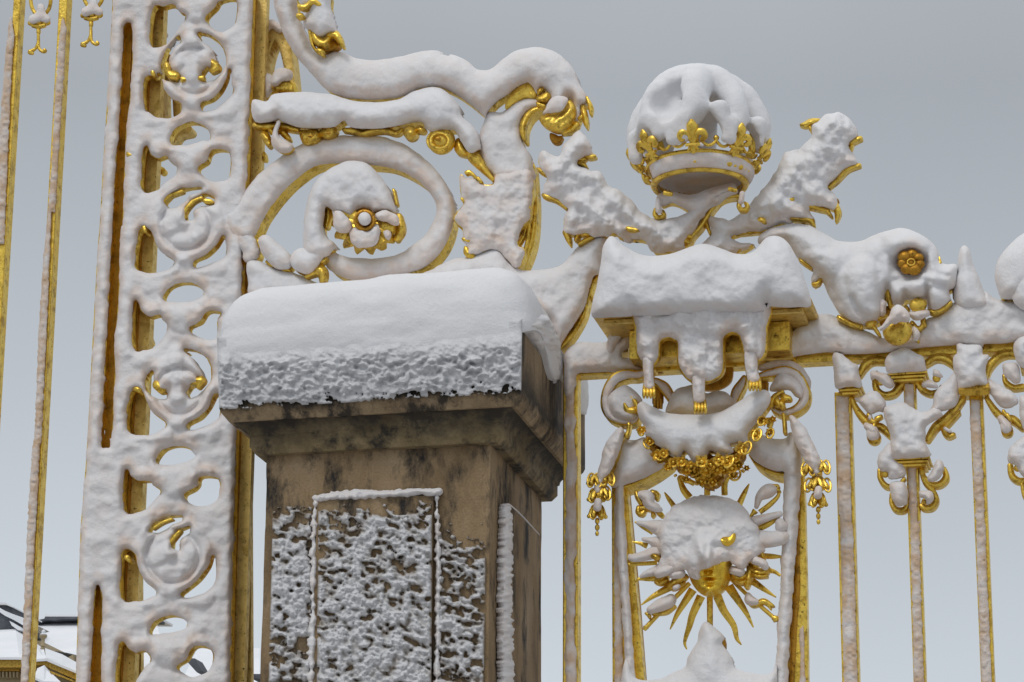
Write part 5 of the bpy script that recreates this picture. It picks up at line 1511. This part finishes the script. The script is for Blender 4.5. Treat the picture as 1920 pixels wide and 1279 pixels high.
# torches and batons crossed behind the head
def prop(txts, d=.05, name='baton'):
    m = MB()
    for t in txts: ptube(m, t, d)
    m.build(name, GOLD, sun_m)
prop(['L:550,960,10 562,940,18', 'L:560,945,14 640,860,13 740,760,14 830,670,14'])
prop(['L:1365,905,18 1358,890,20 1340,880,14', 'L:1355,890,12 1240,790,12 1160,720,12 1080,640,12'])
prop(['L:1222,240,16 1235,225,20', 'L:1200,265,8 1225,235,14', 'L:1260,235,16 1320,190,16 1370,140,12 1380,105,8'], .07, 'torch')
relief('snow', sun_m, SNOW, ['L:1240,200,14 1260,140,26 1310,105,44 1350,90,26'], d0=.07, T=.05, R=16, depth=.02, warm=.55, seed=90)
gold(sun_m, ['L:1340,75,14 1368,75,14', 'L:1355,90,16 1380,100,8'], d0=.085, T=.02, name='flame')
gold(sun_m, ['L:500,110,12 510,140,18 530,175,18', 'L:600,110,16 630,120,14 625,150,12', 'L:515,205,14 512,235,16 535,245,14 550,225,12', 'L:570,205,20 600,215,20', 'L:605,245,14 600,260,8', 'L:640,235,18 655,250,16', 'L:560,205,16 520,210,12'], d0=.06, T=.025, name='torch_head')
relief('snow', sun_m, SNOW, ['L:530,125,22 570,140,40 580,180,34 620,205,28 650,220,14'], d0=.075, T=.05, R=14, depth=.02, warm=.4, seed=91)
relief('snow', sun_m, SNOW, ['L:590,835,26 650,805,40 700,785,40 715,770,34'], d0=.075, T=.05, R=14, depth=.02, warm=.4, seed=92)
relief('snow', sun_m, SNOW, ['L:1190,745,18 1200,775,32 1235,785,20'], d0=.075, T=.04, R=12, depth=.02, warm=.4, seed=93)
gold(sun_m, ['L:1180,780,10 1220,805,14 1280,780,18 1320,800,16 1345,808,6', 'L:1310,800,12 1325,825,6', 'L:560,856,8 575,862,12 580,880,8', 'L:600,858,8 680,850,10 735,810,10'], d0=.065, T=.02, name='ribbon')
# snow on the side rays
for t in ('L:515,300,14 570,310,24 640,330,50', 'L:545,400,12 590,410,22 650,430,50', 'L:460,500,10 480,515,24 560,500,32 640,470,44', 'L:530,630,10 570,610,22 640,590,34 690,560,44', 'L:1385,245,18 1310,265,24 1230,290,34', 'L:1395,390,46 1330,400,50 1260,400,56',
          'L:1385,300,30 1392,320,40'):
    relief('snow', sun_m, SNOW, [t], d0=.07, T=.04, R=14, depth=.03, warm=.3, seed=94, rough=.008, nb=3)
# the head
def G2(X, Y, cx, cy, sx, sy, rot=0.0):
    a_ = S('L:%g,%g' % (cx, cy))[0]
    u_ = (X-a_[0])*3.279; v_ = (Y-a_[1])*3.279
    c, s_ = math.cos(rot), math.sin(rot)
    return np.exp(-(((u_*c+v_*s_)/sx)**2+((-u_*s_+v_*c)/sy)**2))
def face_h(X, Y, d):
    a_ = S('L:950,520')[0]
    rho = np.clip(1-(((X-a_[0])*3.279/160)**2+((Y-a_[1])*3.279/255)**2), 0, 1)
    h = .085*np.sqrt(rho)
    h = h+.034*G2(X, Y, 950, 500, 15, 60, .06)+.028*G2(X, Y, 942, 575, 20, 18)+.009*G2(X, Y, 918, 584, 11, 10)+.009*G2(X, Y, 968, 582, 11, 10)
    h = h-.022*G2(X, Y, 928, 602, 9, 6)-.022*G2(X, Y, 958, 602, 9, 6)
    h = h+.018*G2(X, Y, 946, 630, 26, 8)-.026*G2(X, Y, 950, 645, 34, 5)+.020*G2(X, Y, 952, 661, 24, 9)-.010*G2(X, Y, 952, 680, 30, 7)
    h = h+.016*G2(X, Y, 950, 712, 34, 22)
    h = h-.012*G2(X, Y, 885, 468, 34, 20)-.013*G2(X, Y, 1015, 455, 32, 20)+.015*G2(X, Y, 885, 470, 20, 11)+.015*G2(X, Y, 1013, 458, 22, 11)
    h = h+.012*G2(X, Y, 1035, 560, 34, 60)+.012*G2(X, Y, 868, 575, 34, 60)+.008*G2(X, Y, 1050, 412, 46, 16, -.25)
    return h
relief('face', sun_m, GOLDF, ['L:812,560 830,640 862,700 905,738 955,752 1005,742 1050,705 1078,640 1088,560 1100,480 1110,380 1040,330 880,330 815,440'],
       d0=.08, T=.02, R=10, depth=.02, mode='gold', hfun=face_h, step=1.2, sharp=80, nb=1)
def head_snow(X, Y, d):
    a_ = S('L:950,440')[0]
    rho = np.clip(1-(((X-a_[0])*3.279/330)**2+((Y-a_[1])*3.279/340)**2), 0, 1)
    ed = np.clip(d/16, 0, 1)
    h = .075*np.sqrt(rho)
    inface = G2(X, Y, 955, 560, 150, 170)
    h = np.maximum(h, (face_h(X, Y, d)+.012*ed+.006))
    h = h+.055*G2(X, Y, 905, 475, 34, 80, -.32)*ed+.016*G2(X, Y, 940, 555, 26, 24)-.014*G2(X, Y, 815, 430, 60, 40)-.016*G2(X, Y, 1000, 440, 50, 24)
    h = h-.014*G2(X, Y, 1120, 480, 40, 60)+.014*G2(X, Y, 830, 540, 50, 50)
    h = h+.015*fbm(X/24, Y/19, 3, 97)*(1-.7*inface)
    return h
relief('snow_cap', sun_m, SNOW, ['L:805,590 822,622 845,642 872,652 893,645 895,628 890,608 905,590 925,580 960,572 985,566 1010,556 1040,540 1078,528 1090,545 1110,565 1140,590 1175,578 1200,545 1235,520 1262,500 1295,480 1290,425 1262,385 1255,330 1215,285 1180,220 1120,165 1050,142 980,130 900,132 815,152 740,195 680,245 655,300 618,350 640,400 628,450 655,500 640,550 625,600 668,615 700,590 730,622 770,600'],
       d0=.085, T=.03, R=16, depth=.05, hfun=head_snow, rough=.007, rsc=13, edge=2.5, seed=95, warm=.45, step=1.5, nb=2)
relief('brow', sun_m, GOLDF, ['L:1020,402 1040,386 1076,384 1106,362 1114,388 1098,426 1064,444 1034,434'], d0=.09, T=.012, R=8, depth=.01, mode='gold',
       hfun=lambda X, Y, d: head_snow(X, Y, d+20)+.028, step=1.3, sharp=80)
# locks of hair
for i, t in enumerate(('L:630,650,16 660,640,24 690,610,20 705,595,12', 'L:620,665,10 650,668,14 690,650,14', 'L:710,680,14 740,660,24 780,640,22 805,625,14', 'L:700,690,10 730,700,14 790,665,14', 'L:1095,620,20 1130,640,24 1170,625,24 1185,605,14',
          'L:1110,650,14 1150,665,16 1185,650,14', 'L:1150,545,14 1190,535,22 1230,560,22 1240,590,14', 'L:1200,580,22 1240,600,26 1290,600,24 1310,580,16', 'L:1215,610,14 1250,625,14 1300,625,12', 'L:1270,480,14 1275,500,16 1285,515,10',
          'L:600,500,14 620,505,20 635,520,16', 'L:1200,590,20 1190,640,24 1180,690,16')):
    gold(sun_m, [t], d0=.09+.008*(i % 3), T=.04, R=8, depth=.03, name='hair_lock', rough=.006, rsc=4)
for t in ('L:640,610,30 690,590,34 720,570,40', 'L:730,620,26 770,610,34', 'L:1095,590,26 1140,600,30', 'L:1230,530,26 1280,550,26 1295,570,22', 'L:740,700,16 760,690,14'):
    relief('snow', sun_m, SNOW, [t], d0=.125, T=.04, R=14, depth=.03, warm=.4, seed=96, rough=.008, nb=2)
# ------------------------------------------------------------------ railing right of the gate
rl = thing('iron_railing', 'gilded railing bars with scrolled brackets and fluted capitals, frosted with snow, filling the right side', 'railing', at(1740, 1279))
def rbar(top_txt, xt, yt, z1y, wx=.052):
    bar(rl, xt, yt, 0, top_txt, wx=wx, dp=.06, z1=float(P(xt, z1y, .0)[2]), warm=1.0)
rbar('#M:232,430 330,430 338,700 345,1000 352,1280 Q:378,0 398,600 410,1100 418,1279 422,1560 318,1560 302,1279 288,700 272,100 M:250,1279 240,900 238,600', 1567.5, 860, 735, .064)
rbar('#M:690,345 765,345 768,500 780,860 790,1279 Q:852,100 862,500 874,900 886,1279 890,1560 806,1560 798,1279 785,700 770,100 M:722,1279 712,1000 706,860 686,500', 1695, 760, 715, .046)
rbar('#M:1130,450 1205,450 1215,700 1232,1100 1238,1279 Q:1316,0 1330,500 1348,900 1366,1279 1372,1560 1284,1560 1275,1279 1250,600 1232,0 M:1160,1279 1145,900 1125,620', 1818, 760, 735, .050)
rbar('#X:1935,760 1955,760 1985,1400 1960,1400', 1938, 760, 735, .05)
def cap_block(x0, x1, y0, y1, d=.05, fl=3, dx=0):
    """moulded capital: stacked fillets, traced lower left and right corners in M"""
    a_, b_ = S('M:%g,%g' % (x0, y0))[0], S('M:%g,%g' % (x1, y1))[0]
    p0, p1 = P(a_[0], a_[1], d), P(b_[0], b_[1], d)
    z = float((p0[2]+p1[2])/2)
    h_ = .036
    m = MB()
    for i in range(fl):
        g_ = .008*i
        m.box((p0[0]+.016-g_, -d-.0+.008-g_, z+h_*i/fl), (p1[0]-.016+g_, .075+g_, z+h_*(i+1)/fl-.0025))
    m.box((p0[0]+.022, -d+.016, z+.001), (p1[0]-.022, .07, z+h_-.001))
    o = m.build('capital', GOLD, rl, False); bv = o.modifiers.new('b', 'BEVEL'); bv.width = .0025; bv.segments = 2
cap_block(250, 415, 430, 410); cap_block(592, 850, 340, 325); cap_block(622, 868, 908, 893)
cap_block(1465, 1560, 280, 270)
# fluted capital
m = MB()
for i in range(9):
    x_ = 1075+i*21
    q0, q1 = S('M:%g,%g' % (x_, 355+ (8-i)*3))[0], S('M:%g,%g' % (x_, 422))[0]
    m.tube([P(q0[0], q0[1], .055), P(q0[0]*.5+q1[0]*.5, q0[1]*.5+q1[1]*.5, .075), P(q1[0], q1[1], .055)], [.010, .013, .009], 7)
a_, b_ = P(*S('M:1068,412')[0], .055), P(*S('M:1252,410')[0], .055)
m.box((a_[0], -.055, a_[2]-.004), (b_[0], .05, a_[2]+.07))
m.build('fluted_capital', GOLD, rl)
# snow on capitals
for t in ('M:218,160 270,155 310,185 350,215 385,225 395,290 412,372 340,372 245,385 228,300', 'M:568,190 610,145 660,118 710,115 770,150 825,175 838,250 840,265 700,278 590,285 572,250',
          'M:1042,110 1050,85 1110,95 1190,95 1215,120 1218,160 1260,165 1240,240 1245,330 1250,372 1180,370 1100,395 1055,400 1045,330 1020,260 1020,180 1045,150',
          'M:618,850 600,790 600,700 570,610 555,520 600,495 680,480 760,520 830,540 900,510 950,560 900,600 840,640 835,700 845,770 868,835 750,848', 'M:1425,90 1480,20 1560,20 1560,250 1470,240 1430,170'):
    relief('snow', rl, SNOW, [t], d0=.045, T=.06, R=18, depth=.08, warm=.3, seed=100, rough=.012, rsc=14, edge=1.5, nb=3, k=2)
# scrolled brackets
def sc(txt, snow=None, d0=.0, nm='bracket_scroll', **kw):
    relief(nm, rl, GOLD, [txt], d0=d0, T=.012, R=7, depth=.045, mode='gold', step=1.8, **kw)
sc('M:345,450,14 375,520,22 430,590,26 490,630,22 540,640,24 600,690,24', d0=.01)
sc('M:395,290,18 430,230,26 480,195,26 560,195,24'); sc('M:840,215,20 900,178,24 960,180,28 1020,220,24 1040,260,16')
sc('M:1245,300,14 1258,240,26 1310,180,26 1370,150,26 1440,150,24')
sc('M:510,280,14 500,330,20 510,390,22 560,425,20 620,415,22 660,370,24 690,340,16'); sc('M:780,345,18 815,390,20 870,415,18 920,400,14 940,370,10')
sc('M:1080,450,22 1030,520,24 960,590,24 900,640,26 850,720,20', d0=.01); sc('M:1050,540,20 985,610,22 955,655,18 985,695,20 1025,690,12', d0=-.02)
sc('M:1245,450,16 1300,530,22 1360,580,22 1420,590,26 1480,640,20', d0=.01)
sc('M:530,930,16 535,985,18 570,1030,18 620,1040,14'); sc('M:810,930,18 830,1000,18 880,1060,18 905,1120,20 880,1170,20 830,1180,18 805,1165,14'); sc('M:820,960,12 870,1020,18 930,1020,20 970,980,22 965,930,16 945,905,10')
sc('M:610,1090,14 612,1150,18 640,1190,18 690,1190,18 715,1160,14'); sc('M:1400,900,20 1410,960,22 1450,995,20 1500,995,16')
sc('M:1360,300,14 1370,340,18 1420,375,18 1480,370,18'); sc('M:1480,1020,14 1490,1080,16 1500,1110,14')
sc('M:870,1150,8 830,1130,14 815,1150,10')
for t in ('M:538,342,24', 'M:910,318,26', 'M:568,955,24', 'M:935,930,26', 'M:1450,915,24', 'M:830,1140,14'):
    x, y, r = S(t)[0]; m = MB(); m.ball(P(x, y, .03), r*PXM, nu=14, nv=10); m.build('boss', GOLD, rl)
m = MB()
gold(rl, ['M:455,560,14 480,600,14 500,605,12', 'M:510,585,16 540,570,12', 'M:680,1000,12 695,985,10', 'M:490,640,14 495,620,10', 'M:1380,560,14 1400,590,12', 'M:1355,535,12 1370,560,12'], d0=.045, T=.02, name='leaf')
for t in ('M:475,270 520,275 590,290 620,330 625,370 600,385 560,370 500,320 478,330', 'M:885,300 890,260 910,258 940,290 945,310', 'M:830,360,18 870,355,26 905,370,16', 'M:360,450 410,440 460,410 520,410 570,480 560,540 520,540 470,560 430,530 400,490',
          'M:885,490 890,430 930,370 1000,310 1040,260 1060,330 1060,400 1050,480 1000,520 930,540 890,570 850,560', 'M:1245,320 1300,340 1400,400 1450,450 1450,490 1380,515 1330,500 1280,440 1250,400',
          'M:530,930 515,860 545,800 600,740 640,760 640,860 690,900 700,970 640,990 590,980 580,940', 'M:600,1070 600,1020 650,1000 700,1010 720,1080 715,1150 690,1165 650,1170 620,1130', 'M:850,970 880,930 900,880 920,858 950,880 960,920 930,980 890,1005 850,1000',
          'M:795,1070 840,1065 885,1080 885,1130 850,1160 830,1120 800,1110', 'M:450,640,26 480,660,38 490,690,40', 'M:965,650,14 1000,670,12', 'M:1340,590,26 1370,630,36 1375,650,36', 'M:1350,230 1400,210 1450,230 1470,330 1430,350 1400,330 1360,300', 'M:1385,880 1390,800 1430,750 1500,700 1560,700 1560,1000 1470,960 1440,900',
          'M:460,560,18 470,590,18', 'M:1460,450 1500,440 1560,440 1560,700 1480,640'):
    relief('snow', rl, SNOW, [t], d0=.03, T=.045, R=15, depth=.05, warm=.4, seed=101, rough=.010, rsc=12, edge=1.5, nb=2, k=2)
for t in ('M:490,705,46 492,712,46', 'M:1378,660,40 1380,668,40', 'M:995,700,16 1020,692,16'):
    relief('drop', rl, GOLD, [t], d0=.02, T=.03, R=12, depth=.03, mode='gold', step=1.8)
for t in ('M:480,680,38 482,690,40', 'M:1368,635,34 1370,645,36'):
    relief('snow', rl, SNOW, [t], d0=.05, T=.02, R=10, depth=.02, warm=.4, seed=102)
# ------------------------------------------------------------------ palace roofs far behind, at the lower left
SLATE = mk_plain('slate', (.045, .05, .06), (.12, .13, .15), 1.2)
PSTONE = mk_plain('palace_stone', (.34, .26, .14), (.48, .40, .26), .9)
PGOLD = mk_gold('roof_gilding', (.62, .40, .08), (.16, .11, .04), .5, .5)
def far_part(name, mat, parent, quads, d, th):
    """solid traced in its own distant plane y = -d with thickness th"""
    a = S(quads)
    f = P(a[:, 0], a[:, 1], d)
    b = f+np.array([0, th, 0])
    n_ = len(a)
    F = [tuple(range(n_-1, -1, -1)), tuple(range(n_, 2*n_))]+[(i, (i+1) % n_, (i+1) % n_+n_, i+n_) for i in range(n_)]
    return link_mesh(name, make_mesh(name, np.vstack([f, b]), F, False), mat, parent)
FD = -55.0
def slope(name, mat, parent, lo, hi, d_lo, d_hi, th=.06):
    """roof slope: eave points lo at distance d_lo, ridge points hi further back at d_hi"""
    a, b = S(lo), S(hi)
    p = P(a[:, 0], a[:, 1], d_lo); q = P(b[:, 0], b[:, 1], d_hi)
    n_ = len(a)
    V = np.vstack([p, q, p-[0, 0, th], q-[0, 0, th]])
    F = []
    for i in range(n_-1):
        F += [(i, i+1, n_+i+1, n_+i), (3*n_+i, 3*n_+i+1, 2*n_+i+1, 2*n_+i), (2*n_+i, 2*n_+i+1, i+1, i), (n_+i, n_+i+1, 3*n_+i+1, 3*n_+i)]
    F += [(0, n_, 3*n_, 2*n_), (n_-1, 2*n_+n_-1, 3*n_+n_-1, 2*n_-1)]
    return link_mesh(name, make_mesh(name, V, F, False), mat, parent)
def snow_slab(parent, pts, d, th, T=.35, R=3, rough=.1, seed=0):
    return relief('snow', parent, SNOWF, [pts], d0=d, T=T, R=R, depth=th, step=1.6, rough=rough, rsc=6, seed=seed, edge=.6, warm=0, k=1, nb=1)
SNOWF = mk_plain('roof_snow', (.74, .77, .81), (.82, .84, .87), .8)
w1 = thing('palace_wing', 'snow covered palace wing with a gilded cornice, seen between the leftmost bars', 'building', at(60, 1279, FD))
w1.location[2] = 0
far_part('wall', PSTONE, w1, '#U:-900,1020 250,1030 560,1010 800,1130 1000,1250 1800,1500 1800,9000 -900,9000', FD-.6, 9)
far_part('cornice', PGOLD, w1, '#U:-900,900 250,905 430,930 600,930 800,1010 960,1080 1400,1290 1400,1400 960,1190 800,1120 620,1040 560,1000 250,1040 -900,1035', FD, 1.2)
far_part('fascia', PGOLD, w1, '#U:-900,1062 250,1062 250,1085 -900,1085', FD-.3, .8)
for i in range(9):
    x = -160+i*46
    far_part('bracket', PSTONE, w1, '#U:%g,1095 %g,1095 %g,1160 %g,1175 %g,1160' % (x, x+26, x+24, x+12, x+3), FD-.35, .5)
slope('roof', SNOWF, w1, '#U:-900,905 250,908 440,935 600,925', '#U:-900,600 200,545 420,690 560,800', FD+.1, FD-5)
slope('roof', SNOWF, w1, '#U:600,925 800,1010 960,1075 1500,1330', '#U:580,790 800,870 960,960 1500,1200', FD+.1, FD-3)
slope('gable_roof', SNOWF, w1, '#U:440,1160 560,1215 780,1225', '#U:480,1050 570,1010 640,1090', FD+1.2, FD+.2)
far_part('moulding', PGOLD, w1, '#U:640,1080 940,1200 940,1225 640,1108', FD+.5, .6)
far_part('moulding', SLATE, w1, '#U:440,1190 640,1200 820,1290 440,1290', FD+.4, .6)
# mansard behind, its dark ridge line and dormer
w2 = thing('slate_mansard', 'steep snowy mansard roof with a dark ridge line, right of the second railing bar', 'building', at(130, 1279, FD-12))
w2.location[2] = 0
slope('roof', SNOWF, w2, '#U:300,1160 2200,1160', '#U:430,425 2000,420', FD-6.5, FD-14)
far_part('ridge', SLATE, w2, '#U:430,480 480,430 570,410 580,385 1000,385 2000,390 2000,425 960,412 800,418 700,432 600,425 520,440 450,490', FD-13, .8)
far_part('ridge_snow', SNOWF, w2, '#U:575,352 700,362 960,355 2000,358 2000,388 960,386 575,388', FD-13, 1.5)
far_part('wall', PSTONE, w2, '#U:300,1150 2200,1150 2200,9000 300,9000', FD-8.5, 8)
far_part('dormer', SLATE, w2, '#U:660,830 760,835 860,850 945,870 1250,960 1250,1100 950,1060 950,890 860,865 730,850', FD-6, 1.5)
far_part('dormer', PSTONE, w2, '#U:880,905 940,870 945,1000 900,960', FD-5.8, 1.0)
w3 = thing('slate_gable', 'dark slate roof edged with snow at the left border, a chimney block above it', 'building', at(10, 1279, FD-10))
w3.location[2] = 0
far_part('slate_slope', SLATE, w3, '#U:-300,200 0,320 60,360 280,485 280,560 200,560 0,570 -300,570', FD-5, 1.5)
far_part('snow_edge', SNOWF, w3, '#U:-300,120 0,285 160,350 300,400 420,470 300,500 180,430 60,372 0,330 -300,190', FD-4.9, 1.2)
far_part('snow_edge', SNOWF, w3, '#U:120,440 260,520 280,560 230,560 150,500', FD-4.7, .5)
far_part('wall', PSTONE, w3, '#U:-300,575 280,575 280,9000 -300,9000', FD-5.5, 6)
ch = thing('chimney_block', 'low grey chimney block on the roof at the extreme left edge', 'chimney', at(10, 1140, FD-9))
far_part('stack', SLATE, ch, '#U:-200,225 80,228 160,262 150,330 125,342 60,310 -200,210', FD-9, 2)
far_part('snow', SNOWF, ch, '#U:-200,200 70,205 165,255 160,268 75,232 -200,228', FD-8.9, 2.2)
# stone vase on the parapet
vs = thing('parapet_vase', 'small stone vase finial topped with snow, standing on the palace cornice', 'vase', at(80, 1218, FD))
vc = P(80, 1217, FD+.2); u = float(np.linalg.norm(P(81, 1217, FD+.2)-vc))
m = MB(); m.lathe(vc, [(r*u, z*u) for r, z in ((0, 0), (4.2, 0), (4.2, 2), (2.6, 3), (4.6, 5), (4.2, 8), (3.0, 12), (2.8, 15), (3.6, 18), (6.6, 21), (7, 24), (4, 25.5), (2.4, 28), (0, 28.5))], 20)
m.build('body', PSTONE, vs)
m = MB(); m.ball(vc+[0, 0, 30*u], 3.6*u, 1, 1, 1.3); m.ball(vc+[0, 0, 25.6*u], 6.4*u, 1, 1, .35); m.build('snow', SNOWF, vs)
# roof glimpsed through the pilaster and beside the pillar
w4 = thing('far_roof', 'snowy slate roof glimpsed through the lowest opening of the pilaster', 'building', at(370, 1279, FD-6))
w4.location[2] = 0
slope('roof', SNOWF, w4, '#C:880,1330 1300,1330', '#C:990,1110 1300,1110', FD-3, FD-9)
far_part('slate_strip', SLATE, w4, '#C:950,1160 975,1160 1012,1222 985,1230 940,1180', FD-2.6, .6)
far_part('wall', PSTONE, w4, '#C:800,1340 1300,1340 1300,3500 800,3500', FD-4, 6)
far_part('eave', SLATE, w4, '#C:1262,1238 1320,1238 1320,1262 1262,1262', FD-2, 1)
